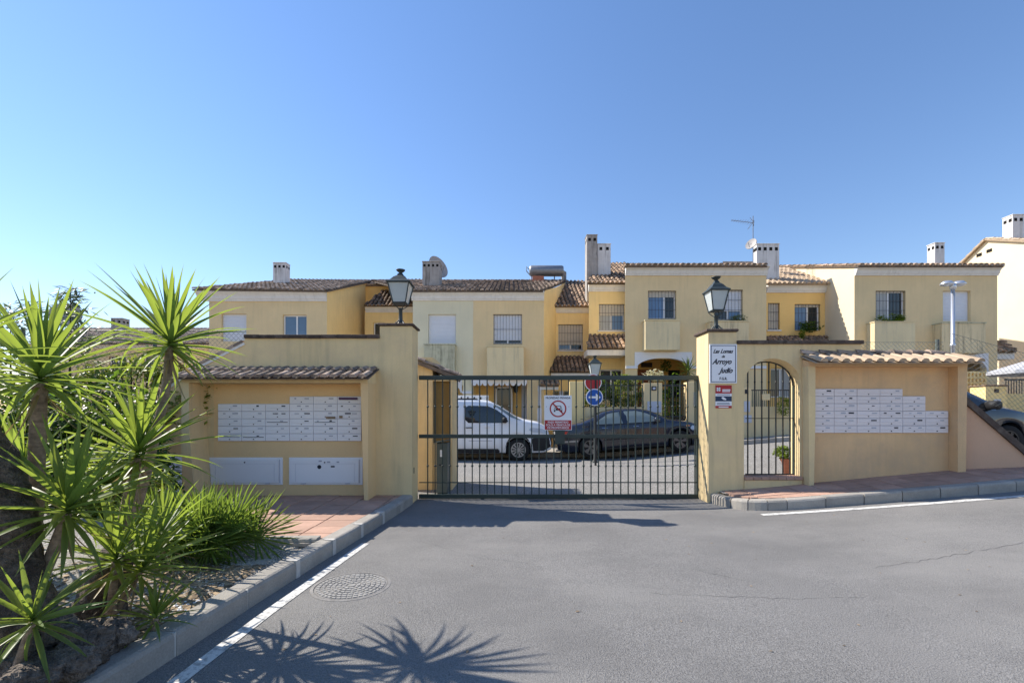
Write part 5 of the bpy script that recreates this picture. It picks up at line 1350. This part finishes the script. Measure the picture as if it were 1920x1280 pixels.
    for (mx, mz, col) in spec['mirrors']:
        for sg in (-1, 1):
            b = MB(); yb = side_y(mx, mz-.05); y0, y1 = sorted((o.y+sg*(yb-.02), o.y+sg*(yb+.19)))
            b.bbox(o.x+mx-.06, o.x+mx+.07, y0, y1, o.z+mz-.08, o.z+mz+.09, .03); b.build('mirror', col, t, True)
    for nm, x0, x1, ya, yb, z0, z1, mm in spec['boxes']:
        b = MB(); b.bbox(o.x+x0, o.x+x1, o.y+ya, o.y+yb, o.z+z0, o.z+z1, .012); b.build(nm, mm, t)
    return t
YSD = 13.7
sed = dict(L=4.52, W=1.80, cat='car', paint='sedan_paint', sill=.20, tumble=.52, wr=.325, wheels=(.98, 3.72), spokes=5, rim='rim_mid', spw=.5,
    top=[(0, .62), (.04, .86), (.10, .99), (.30, 1.05), (.75, 1.09), (1.0, 1.16), (1.45, 1.345), (1.8, 1.41), (2.25, 1.425), (2.6, 1.40), (2.95, 1.30), (3.42, 1.045), (3.55, 1.0), (4.1, .90), (4.38, .79), (4.47, .66), (4.52, .52)],
    belt=[(0, .62), (.12, .90), (.8, .96), (1.8, .955), (3.3, .93), (4.0, .86), (4.4, .72), (4.52, .5)],
    patches=[('side_window', [(1.18, 1.0), (1.26, 1.10), (1.62, 1.30), (1.98, 1.335), (2.02, .98)], 'car_glass_pale', .006),
             ('side_window', [(2.12, .98), (2.10, 1.345), (2.5, 1.33), (2.82, 1.22), (3.10, 1.04), (3.05, .975)], 'car_glass_pale', .006),
             ('window_trim', [(1.05, .965), (1.07, .985), (3.2, .955), (3.2, .935)], 'plastic_black', .008),
             ('sill_skirt', [(1.42, .21), (1.42, .27), (3.28, .27), (3.28, .21)], 'plastic_black', .012),
             ('door_gap', [(2.055, .3), (2.055, .98), (2.065, .98), (2.065, .3)], 'black_hole', .003),
             ('tail_light', [(.05, .70), (.06, .86), (.34, .84), (.30, .76)], 'lens_red', .008),
             ('headlamp', [(4.05, .70), (4.12, .78), (4.42, .70), (4.44, .62), (4.1, .64)], 'headlight', .008),
             ('indicator', [(3.92, .76), (3.92, .80), (4.04, .80), (4.04, .76)], 'lens_orange', .010),
             ('bumper_strip', [(.02, .50), (.02, .56), (.62, .56), (.62, .51)], 'rim_grey', .010),
             ('side_molding', [(1.40, .50), (1.40, .54), (3.32, .54), (3.32, .50)], 'plastic_black', .008)],
    screens=[('windscreen', 2.72, 3.42), ('rear_window', .95, 1.45)], mirrors=[(3.02, 1.02, 'sedan_paint')],
    boxes=[('handle', 1.36, 1.54, -.905, -.88, .86, .885, 'chrome'), ('handle', 2.30, 2.48, -.91, -.885, .85, .875, 'chrome'), ('number_plate', -.012, .01, -.26, .26, .72, .83, 'print_white'), ('exhaust_tip', -.04, .2, -.62, -.5, .24, .29, 'rim_grey')])
sx = PX(1048, YSD)
sd = build_car('parked_sedan', 'black sedan parked along the inner street behind the gate', (sx, YSD+.9, g(sx+.98)), sed)
sd.rotation_euler = (0, -math.atan2(g(sx+3.72)-g(sx+.98), 2.74), 0)
van = dict(L=4.62, W=1.84, cat='van', paint='van_paint', sill=.24, tumble=.16, wr=.335, wheels=(.85, 3.63), spokes=12, rim='rim_grey', spw=.5, sm=2,
    top=[(0, .6), (.02, 1.2), (.06, 1.76), (.2, 1.82), (1.2, 1.86), (2.35, 1.85), (2.75, 1.80), (3.1, 1.63), (3.58, 1.32), (3.80, 1.235), (4.22, 1.16), (4.46, 1.05), (4.57, .86), (4.62, .55)],
    belt=[(0, .6), (.1, 1.12), (2.5, 1.12), (3.4, 1.08), (4.0, 1.02), (4.4, .9), (4.62, .5)],
    patches=[('side_window', [(2.08, 1.16), (2.04, 1.24), (2.04, 1.60), (2.08, 1.66), (2.72, 1.645), (2.95, 1.55), (3.30, 1.30), (3.33, 1.18), (3.25, 1.14), (2.14, 1.14)], 'car_glass', .006),
             ('lower_cladding', [(1.3, .25), (1.3, .37), (3.05, .37), (3.15, .25)], 'plastic_black', .012),
             ('door_gap', [(1.98, .38), (1.98, 1.74), (1.99, 1.74), (1.99, .38)], 'print_grey', .003),
             ('door_gap', [(3.08, .40), (3.08, 1.12), (3.09, 1.12), (3.09, .40)], 'print_grey', .003),
             ('front_bumper', [(4.05, .30), (4.03, .66), (4.2, .76), (4.60, .68), (4.61, .42), (4.4, .30)], 'plastic_black', .010),
             ('arch_trim', [(3.22, .34), (3.24, .50), (3.34, .66), (3.5, .75), (3.63, .775), (3.76, .75), (3.92, .66), (4.02, .50), (4.04, .34), (4.0, .335), (3.96, .5), (3.88, .62), (3.75, .70), (3.63, .72), (3.5, .70), (3.38, .62), (3.3, .5), (3.26, .335)], 'plastic_black', .004),
             ('windscreen_edge', [(2.90, 1.665), (2.90, 1.715), (3.12, 1.605), (3.40, 1.42), (3.60, 1.29), (3.74, 1.235), (3.66, 1.225), (3.40, 1.31), (3.1, 1.53)], 'car_glass_pale', .006),
             ('headlamp', [(3.95, .93), (4.0, 1.0), (4.36, .96), (4.54, .87), (4.5, .82), (4.05, .86)], 'headlight', .010),
             ('print_line', [(2.15, .60), (2.15, .62), (2.85, .62), (2.85, .60)], 'print_grey', .004),
             ('print_line', [(2.25, .69), (2.25, .72), (2.72, .72), (2.72, .69)], 'print_grey', .004)],
    screens=[('windscreen', 2.82, 3.58)], mirrors=[(3.22, 1.22, 'plastic_black')],
    boxes=[('handle', 1.62, 1.84, -.955, -.93, .985, 1.015, 'plastic_black'), ('handle', 2.06, 2.28, -.955, -.93, .985, 1.015, 'plastic_black'), ('badge', 2.62, 2.78, -.955, -.93, 1.00, 1.10, 'print_white'), ('grille', 4.57, 4.65, -.6, .6, .45, .7, 'plastic_black'), ('roof_strip', .5, 2.4, -.72, -.66, 1.85, 1.88, 'plastic_black')])
YVN = 13.5
vx = PX(972, YVN)-3.63
build_car('parked_van', 'white delivery van parked in front of the sedan behind the gate', (vx, YVN+.92, 0), van)
hat = dict(L=4.05, W=1.75, cat='car', paint='hatch_paint', sill=.20, tumble=.42, wr=.31, wheels=(.7, 3.2), spokes=7, rim='rim_dark',
    top=[(0, .6), (.03, .95), (.12, 1.15), (.45, 1.38), (.9, 1.47), (1.8, 1.50), (2.2, 1.46), (2.55, 1.33), (3.1, 1.02), (3.3, .97), (3.8, .84), (4.0, .68), (4.05, .5)],
    belt=[(0, .6), (.12, .98), (2.0, .94), (3.0, .90), (3.7, .80), (4.05, .5)],
    patches=[('side_window', [(.6, 1.0), (.65, 1.2), (.9, 1.36), (1.5, 1.40), (1.55, .98)], 'car_glass', .006),
             ('side_window', [(1.62, .98), (1.60, 1.40), (2.1, 1.38), (2.45, 1.24), (2.85, 1.0), (2.85, .95)], 'car_glass', .006),
             ('window_trim', [(.5, .955), (.5, .985), (2.95, .935), (2.95, .915)], 'chrome', .010),
             ('headlamp', [(3.6, .64), (3.7, .76), (3.98, .66), (3.98, .58)], 'headlight', .008)],
    screens=[('windscreen', 2.28, 3.08)], mirrors=[(2.82, 1.0, 'plastic_black')],
    boxes=[('handle', 1.75, 1.93, -.885, -.86, .82, .85, 'chrome')])
YHB = 8.75
hxo = PX(1858, YHB)-2.82
build_car('parked_hatchback', 'dark hatchback parked behind the sloping terracotta wall', (hxo, YHB+.87, g(hxo+2)+.10), hat)

# ------------------------------------------------------------------ plants
def leaf_mesh(L, w, droop, twist, name, m='yucca_leaf', seg=8):
    """sword leaf along +Z bending towards +X, folded along the midrib"""
    b = MB(); vs = []; fs = []; x = z = 0.; a = 0.
    for i in range(seg+1):
        s = i/seg
        ww = w*.5*min(1, .62+1.1*s)*(1-max(0, (s-.35)/.65)**1.8)
        if i == seg: ww = .0008
        ca, sa = math.cos(a), math.sin(a); tw = twist*s
        fold = ww*.42
        for k in (-1, 0, 1):
            ly = k*ww; ln = (abs(k))*fold       # margins lifted towards the upper side (-x side)
            vs.append((x-ca*ln+math.sin(tw)*ly*.3, ly*math.cos(tw), z+sa*ln))
        if i: 
            q = (i-1)*3; fs += [(q, q+1, q+4, q+3), (q+1, q+2, q+5, q+4)]
        a += droop/seg*(.4+1.2*s); x += math.sin(a)*L/seg; z += math.cos(a)*L/seg
    b.add(vs, fs); return b.mesh(name, m, True)
YL_ = [leaf_mesh(1, .082+.012*(k % 3), (.0, .10, .22, .4, .6, .9, 1.9)[k], (.0, .3, -.3, .5, -.4, .2, .9)[k], 'leaf') for k in range(7)]
YDRY = [leaf_mesh(1, .07, d_, t_, 'leaf', 'dry_leaf') for d_, t_ in ((-.5, .8), (-.2, -1.))]
def yucca(label, head, base, L=.55, n=48, spread=(4, 118), tr=.045, via=None, extra=0, seed=1, group='yuccas in the planting bed', wmul=1., tilt=(0, 0)):
    rg = random.Random(seed); head, base = V(head), V(base)
    t = thing('yucca', base, label, 'yucca', group)
    path = [base]
    if via: path += [V(v_) for v_ in via]
    path += [head]; path = smooth3(path)
    m_ = len(path); rad = [tr*(1.25-.45*i/(m_-1))*(1+.06*math.sin(i*2.1)) for i in range(m_)]
    b = MB(); b.tube(path, rad, 10); b.build('trunk', 'yucca_bark', t, True)
    ax = (path[-1]-path[-2]).normalized(); ax = (ax+V((tilt[0], tilt[1], .6))).normalized()
    q = ax.to_track_quat('Z', 'Y').to_matrix()
    n = int(n*1.25)
    for i in range(n):
        f = (i+.5)/n; inc = R(spread[0]+(spread[1]-spread[0])*f**.85)+rg.uniform(-.10, .10); az = i*2.39996+rg.uniform(-.15, .15)
        Lf = L*(.72+.36*math.sin(math.pi*min(1, f*.9+.12)))*rg.uniform(.88, 1.1)
        k = min(5, int(f*4.2+rg.uniform(0, 1.6)))
        if f > .35 and rg.random() < .07: k = 6
        o = link('leaf', YL_[k], t)
        rot = q.to_4x4() @ Matrix.Rotation(az, 4, 'Z') @ Matrix.Rotation(inc, 4, 'Y')
        off = head + ax*(.09*(1-f)*L/.5-.03) 
        o.matrix_basis = Matrix.Translation(off) @ rot @ Matrix.Diagonal((Lf, Lf*wmul*.76, Lf, 1))
    for i in range(3+n//14):
        o = link('leaf', YDRY[i % 2], t); az = rg.uniform(0, 6.28); inc = R(rg.uniform(118, 162)); Lf = L*rg.uniform(.5, .85)
        rot = q.to_4x4() @ Matrix.Rotation(az, 4, 'Z') @ Matrix.Rotation(inc, 4, 'Y')
        o.matrix_basis = Matrix.Translation(head-ax*.05) @ rot @ Matrix.Diagonal((Lf, Lf*.7, Lf, 1))
    return t
def smooth3(pts, k=2):
    for _ in range(k):
        q = [pts[0]]
        for a, b in zip(pts, pts[1:]): q += [a*.75+b*.25, a*.25+b*.75]
        q.append(pts[-1]); pts = q
    return pts
yucca('tall slender yucca with one starry head beside the left mailbox shelter', P(318, 650, 3.35), P(212, 1125, 3.35), .57, 52, via=[P(262, 930, 3.36), P(296, 800, 3.35), P(314, 715, 3.35)], tr=.032, seed=3)
yucca('yucca with bright head hanging just below the tall slender one', P(257, 858, 3.05), P(196, 1135, 3.05), .56, 50, via=[P(236, 960, 3.05)], tr=.036, seed=5)
yucca('broad yucca on a grey trunk in front of the satellite dish', P(76, 715, 2.55), P(60, 1010, 2.6), .54, 54, via=[P(70, 850, 2.6)], tr=.038, seed=9)
yucca('yucca reaching in at the upper left edge of the picture', P(-125, 690, 1.95), P(-140, 1100, 2.0), .50, 38, via=[P(-120, 850, 2.0)], tr=.035, seed=12)
yucca('yucca on a leaning thin trunk beside the thick old trunk', P(124, 962, 2.4), P(40, 1150, 2.4), .50, 46, via=[P(100, 1040, 2.4)], tr=.030, seed=17)
yucca('small yucca with upright stem growing from the old stump', P(216, 1052, 2.75), P(208, 1150, 2.78), .44, 34, spread=(6, 105), tr=.022, seed=21)
yucca('small yucca with leaning stem growing from the old stump', P(262, 1072, 2.85), P(214, 1146, 2.82), .48, 34, spread=(6, 105), tr=.022, seed=25)
yucca('tiny stemless yucca right behind the kerb', P(291, 1158, 2.68), P(288, 1185, 2.68), .30, 22, spread=(10, 100), tr=.02, seed=28)
yucca('little yucca in the bottom left corner on a thin stem', P(62, 1165, 2.05), P(28, 1262, 2.05), .31, 26, spread=(8, 125), tr=.017, seed=33, tilt=(.15, -.7))
yucca('shaded yucca low behind the leaning one', P(40, 900, 3.3), P(45, 1040, 3.3), .55, 40, tr=.04, seed=41)
yucca('bright young yucca left of the fan palm', P(300, 1010, 3.6), P(285, 1085, 3.5), .46, 36, spread=(4, 90), tr=.03, seed=47)

# fan palm
def fan_mesh(k, rg):
    b = MB(); n_ = 21; R0 = 1.0
    for i in range(n_):
        a = R(-115+230*i/(n_-1)); Lf = R0*(.8+.2*math.cos(a*.7))*rg.uniform(.9, 1.05); w = .023
        d = V((math.sin(a), 0, math.cos(a))); s_ = V((math.cos(a), 0, -math.sin(a))); up = V((0, 1, 0))
        bend = rg.uniform(.03, .16)
        pts = []
        for f in (0, .35, .75, 1):
            c = d*(Lf*f)+up*(-bend*f*f-.10*abs(math.sin(a))*f+.12*f); ww = w*(.35+1.3*f if f < .5 else 1.0)*(1 if f < 1 else .1)
            pts.append((c-s_*ww, c+up*ww*.5, c+s_*ww))
        vs = [p for q in pts for p in q]; b.tone = rg.uniform(-1, 1)
        b.add(vs, [(r_*3+c, r_*3+c+1, r_*3+c+4, r_*3+c+3) for r_ in range(3) for c in range(2)])
    return b.mesh('frond', 'palm_leaf')
rg = random.Random(4); FM = [fan_mesh(k, rg) for k in range(4)]
def fan_palm(label, c, n, rx, ry, hgt, size, seed):
    rg = random.Random(seed); c = V(c); t = thing('fan_palm', c, label, 'fan palm')
    for _ in range(3):
        b = MB(); p = c+V((rg.uniform(-.15, .15), rg.uniform(-.1, .1), -.05)); b.tube([p, p+V((rg.uniform(-.05, .05), 0, hgt*.2))], [.05, .03], 8); b.build('trunk', 'bark', t)
    for i in range(n):
        a = i*2.39996; el = R(rg.uniform(-8, 78)); d = V((math.cos(a)*math.cos(el), math.sin(a)*math.cos(el), math.sin(el)))
        s0 = c+V((rg.uniform(-.5, .5)*rx, rg.uniform(-.4, .4)*ry, hgt*.18)); e = V((s0.x+d.x*rx*.55, s0.y+d.y*ry*.55, c.z+hgt*(.2+.55*d.z)))
        st = MB(); st.tube([s0, (s0+e)/2+V((0, 0, .04)), e], .006, 5); pe = st.build('petiole', 'palm_leaf', t)
        o = link('frond', FM[i % 4], t)
        q = (d+V((0, 0, .15))).normalized().to_track_quat('Z', 'Y').to_matrix().to_4x4()
        o.matrix_basis = Matrix.Translation(e) @ q @ Matrix.Rotation(rg.uniform(-1.2, 1.2)+(math.pi if rg.random() < .5 else 0), 4, 'Z') @ Matrix.Scale(size*rg.uniform(.8, 1.15), 4)
    return t
fan_palm('bushy green fan palm at the corner of the tiled pavement', (PX(395, 4.25), 4.25, .12), 44, .50, .38, .38, .37, 8)
fan_palm('smaller fan palm tucked between the yuccas and the larger fan palm', (PX(325, 4.0), 4.0, .13), 26, .48, .32, .40, .35, 18)

# hedges and shrubs of many small leaves
def leaf_cloud(t, nm, n, pt, size, m, seed=1, droop=.3, asp=.5):
    rg = random.Random(seed); b = MB()
    for _ in range(n):
        p = pt(rg)
        if p is None: continue
        s = size*rg.uniform(.6, 1.3); a = rg.uniform(0, 6.283); e = rg.uniform(-.9, .7)
        d = V((math.cos(a)*math.cos(e), math.sin(a)*math.cos(e), math.sin(e))); w = d.cross(V((rg.uniform(-.4, .4), rg.uniform(-.4, .4), 1))).normalized()*s*asp*.5
        up = d.cross(w).normalized()*s*.08
        b.tone = rg.uniform(-1, 1)
        b.add([p, p+d*s*.45+w, p+d*s, p+d*s*.45-w, p+d*s*.5-up], [(0, 1, 4), (1, 2, 4), (2, 3, 4), (3, 0, 4)])
    return b.build(nm, m, t)
def blob(c, r, seed, holes=.0):
    c = V(c); r = V(r)
    def f(rg):
        for _ in range(30):
            v_ = V((rg.gauss(0, 1), rg.gauss(0, 1), rg.gauss(0, 1))).normalized()
            k = 1+.42*mn.noise(v_*1.7+V((seed, 0, 0)))+.2*mn.noise(v_*4+V((0, seed, 0)))
            q = rg.uniform(.35, 1)**.5*k
            p = V((c.x+v_.x*r.x*q, c.y+v_.y*r.y*q, c.z+v_.z*r.z*q))
            if mn.noise(p*3.1+V((seed, 1, 2))) > -.18+holes and p.z > .05: return p
        return None
    return f
def shrub(nm, label, c, r, n, size, m, seed, cat='shrub', group=None, stem=True, asp=.5, holes=0.):
    t = thing(nm, (c[0], c[1], c[2]-r[2]), label, cat, group)
    leaf_cloud(t, 'crown', n, blob(c, r, seed, holes), size, m, seed, asp=asp)
    if stem:
        b = MB(); rg = random.Random(seed)
        for _ in range(6):
            e = V((c[0]+rg.uniform(-.6, .6)*r[0], c[1]+rg.uniform(-.5, .5)*r[1], c[2]+rg.uniform(-.1, .6)*r[2])); b0 = V((c[0]+rg.uniform(-.15, .15), c[1]+rg.uniform(-.1, .1), c[2]-r[2]-.05))
            b.tube([b0, (b0+e)/2+V((rg.uniform(-.1, .1), rg.uniform(-.1, .1), .05)), e], [.03, .02, .006], 6)
        b.build('trunk', 'bark', t)
    return t
HGp = 'hedge shrubs behind the yuccas'
shrub('hedge_shrub', 'dark leafy hedge shrub at the far left edge', (-6.9, 5.3, .95), (1.5, .7, 1.05), 5200, .11, 'hedge_leaf', 2, group=HGp)
shrub('hedge_shrub', 'dense hedge shrub in the middle of the hedge below the wire fence', (-5.25, 5.75, .85), (.85, .5, .9), 4200, .10, 'hedge_leaf', 3, group=HGp)
shrub('hedge_shrub', 'low hedge shrub beside the left end of the mailbox shelter', (-4.55, 5.6, .5), (.45, .3, .55), 2000, .09, 'hedge_leaf', 6, group=HGp)
shrub('hedge_shrub', 'tall sunlit shrub with yellow green leaves behind the broad yucca', (-7.3, 6.4, 1.5), (1.3, .5, .95), 3000, .11, 'vine_leaf', 8, group=HGp, holes=.08)
shrub('climbing_vine', 'yellow green vine climbing along the wire fence', (-5.9, 7.1, 1.75), (1.25, .22, .62), 2000, .10, 'vine_leaf', 11, 'vine', holes=.12)
shrub('climbing_vine', 'sparse vine over the sloping wall coping', (-5.1, 7.25, 2.05), (.75, .15, .28), 420, .09, 'vine_leaf', 14, 'vine', holes=.2)
shrub('climbing_vine', 'thick sunlit vine between the broad yucca and the wire fence post', (-6.5, 6.6, 1.35), (1.0, .35, .75), 3600, .11, 'vine_leaf', 61, 'vine', holes=-.05)
shrub('hedge_shrub', 'bright hedge shrub right behind the leaning yucca', (-4.15, 4.75, .5), (.55, .3, .5), 2200, .09, 'vine_leaf', 64, group=HGp)
# tall wispy sapling
t = thing('sapling', (PX(128, 7.0), 7.0, .1), 'wispy sapling with narrow leaves rising above the hedge', 'sapling')
c = P(133, 540, 7.0); b = MB(); b.tube([(c.x+.02, 7, .1), (c.x-.02, 7, 1.8), c], [.025, .018, .004], 6); b.build('trunk', 'bark', t)
def sap(rg):
    f = rg.random(); z = 2.2+(c.z-2.2)*f; w_ = .12+.5*(1-f)**.9
    return V((c.x+rg.gauss(0, .45)*w_, 7+rg.gauss(0, .3)*w_, z))
leaf_cloud(t, 'crown', 430, sap, .15, 'olive_leaf', 5, asp=.24)
t = thing('sapling', (PX(15, 6.5), 6.5, .1), 'wispy sapling at the left edge behind the yuccas', 'sapling')
c2 = P(20, 575, 6.5); b = MB(); b.tube([(c2.x, 6.5, .1), c2], [.025, .004], 6); b.build('trunk', 'bark', t)
leaf_cloud(t, 'crown', 420, lambda rg: V((c2.x+rg.gauss(0, .22), 6.5+rg.gauss(0, .2), c2.z-abs(rg.gauss(0, .4))+.05)), .12, 'olive_leaf', 6, asp=.22)

# old trunk, stump, rocks
def gnarl(nm, label, path, rad, m, seed, amp=.25, n=26, cat='trunk', sub=7):
    pts = smooth3([V(p) for p in path], 3); m_ = len(pts); rr = [lerp_tab([(i/(len(rad)-1), r_) for i, r_ in enumerate(rad)], k/(m_-1)) for k in range(m_)]
    b = MB(); b.tube(pts, rr, n)
    vs = []
    for i, p in enumerate(b.v):
        c = pts[i//n]; d = V(p)-c; k = 1+amp*mn.noise(V(p)*6+V((seed, 0, 0)))+amp*.6*mn.noise(V(p)*16)+amp*.35*mn.noise(V(p)*40)
        vs.append(tuple(c+d*k))
    b.v = vs; o = b.build(nm, m, None, True); return tag(o, label, cat)
gnarl('old_tree', 'thick dark old tree trunk at the left edge', [P(-10, 1330, 2.15), P(28, 1180, 2.25), P(22, 1060, 2.3), P(12, 950, 2.35), P(0, 880, 2.38), P(-40, 800, 2.45)], (.30, .19, .13, .105, .09, .06), 'bark', 1)
gnarl('old_stump', 'dark broken stump carrying the two small yuccas', [P(150, 1190, 2.9), P(190, 1130, 2.9), P(208, 1060, 2.95), P(215, 1030, 2.95)], (.19, .14, .11, .07), 'bark', 4, .3, cat='stump')
def rock(label, c, r, seed, m='rock'):
    b = MB(); vs = []; nu, nv = 44, 26; c = V(c); r = V(r)
    for j in range(nv+1):
        for i in range(nu):
            th = 2*math.pi*i/nu; ph = math.pi*j/nv; d = V((math.sin(ph)*math.cos(th), math.sin(ph)*math.sin(th), math.cos(ph)))
            k = 1+.35*mn.noise(d*1.6+V((seed, 3, 1)))+.26*abs(mn.noise(d*3.3+V((1, seed, 2))))+.16*mn.noise(d*8+V((seed, 0, 0)))+.09*mn.noise(d*19)
            vs.append(c+V((d.x*r.x, d.y*r.y, d.z*r.z))*k)
    b.add(vs, [(j*nu+i, (j+1)*nu+i, (j+1)*nu+(i+1) % nu, j*nu+(i+1) % nu) for j in range(nv) for i in range(nu)])
    return tag(b.build('rock', m, None, True), label, 'rock', 'rocks in the planting bed')
rock('large dark flat rock at the bottom of the planting bed', P(58, 1262, 2.0)+V((0, 0, -.02)), (.10, .10, .06), 1)
rock('brownish root-like rock near the bottom edge', P(120, 1245, 2.15), (.13, .09, .07), 2)
rock('dark hollow rock in the middle of the rubble', P(155, 1205, 2.3), (.12, .1, .09), 3)
rock('grey rock below the broken stump', P(195, 1195, 2.45), (.13, .1, .08), 4)
rock('rough rock beside the foot of the old trunk', P(85, 1190, 2.3), (.14, .12, .10), 5)
rock('small rock between the rubble and the tiny yucca', P(175, 1232, 2.3), (.06, .05, .04), 6)
rock('pale rock at the far left of the rubble', P(20, 1240, 2.15), (.12, .1, .08), 7)

# white utility cabinet behind the yuccas
YX = 6.2
t = thing('white_cabinet', (PX(300, YX), YX, .1), 'bluish white cabinet standing in shade behind the yuccas', 'cabinet')
b = MB(); b.bbox(PX(235, YX), PX(306, YX), YX, YX+.35, .09, PZ(856, YX), .012); b.build('body', 'mail_edge', t)
for k in (258, 290): panel(t, 'door_seam', 'mail_edge', PX(k, YX), PX(k+1.2, YX), PZ(915, YX), PZ(855, YX), YX, .003)

# garden plants across the street
GP = 'garden plants behind the sedan'
shrub('garden_shrub', 'dark climbing shrub behind the low garden wall railing, left part', (fy(1128), 16.05, 1.9), (.62, .25, .75), 1500, .12, 'hedge_leaf', 31, group=GP, stem=False)
shrub('garden_shrub', 'bushy green shrub behind the low garden wall railing, right part', (fy(1178), 16.05, 2.0), (.6, .25, .85), 1700, .13, 'vine_leaf', 32, group=GP, stem=False)
shrub('garden_shrub', 'tangled plants inside the iron garden gate', (fy(1265), 16.2, 1.5), (.42, .25, 1.15), 1500, .12, 'hedge_leaf', 33, group=GP, stem=False)
shrub('flowering_shrub', 'pale flowering plant below the arched porch', (PX(1228, 16.3), 16.3, PZ(705, 16.3)), (.45, .2, .2), 420, .10, 'flower_white', 34, stem=False)
shrub('hanging_plant', 'dark hanging plant under the porch arch', (PX(1249, 17.6), 17.6, PZ(686, 17.6)), (.2, .15, .22), 260, .10, 'hedge_leaf', 35, cat='plant', stem=False)
yucca('small palm like yucca in the garden behind the sliding gate', P(1291, 697, 16.4), V((PX(1291, 16.4), 16.4, .2)), .55, 34, tr=.04, seed=51, group=None)
shrub('window_plant', 'grassy plant in the box behind the right pillar lantern', (PX(1385, 16.75), 16.75, PZ(597, 16.75)), (.32, .12, .14), 420, .10, 'olive_leaf', 36, cat='plant', stem=False, asp=.25)
shrub('window_plant', 'green plants in the barred window of the recess', (PX(1518, 18.4), 18.4, PZ(612, 18.4)), (.5, .12, .2), 520, .10, 'hedge_leaf', 37, cat='plant', stem=False)
shrub('window_plant', 'trailing plant hanging below the recess window', (PX(1503, 18.3), 18.3, PZ(630, 18.3)), (.12, .1, .3), 200, .10, 'lime_leaf', 38, cat='plant', stem=False)
shrub('window_plant', 'bright plants in the window box of the right house', (PX(1672, 16.8), 16.8, PZ(597, 16.8)), (.5, .13, .17), 620, .09, 'lime_leaf', 39, cat='plant', stem=False)
shrub('garden_shrub', 'light green climber seen through the arched doorway', (PX(1474, 15.3), 15.3, PZ(762, 15.3)), (.28, .2, .36), 420, .10, 'lime_leaf', 40, stem=False)
YPT = 8.9
zg = g(PX(1480, YPT))
t = thing('potted_plant', (PX(1480, YPT), YPT, zg), 'lime green plant in a terracotta pot inside the arched doorway', 'potted plant')
MB().lathe([(.09, 0), (.14, .26), (.165, .28), (.165, .32), (.13, .32), (.12, .29)], (PX(1480, YPT), YPT, zg), 18).build('pot', 'terracotta', t, True)
leaf_cloud(t, 'foliage', 900, blob((PX(1472, YPT), YPT, zg+.44), (.19, .18, .14), 41), .055, 'lime_leaf', 41)
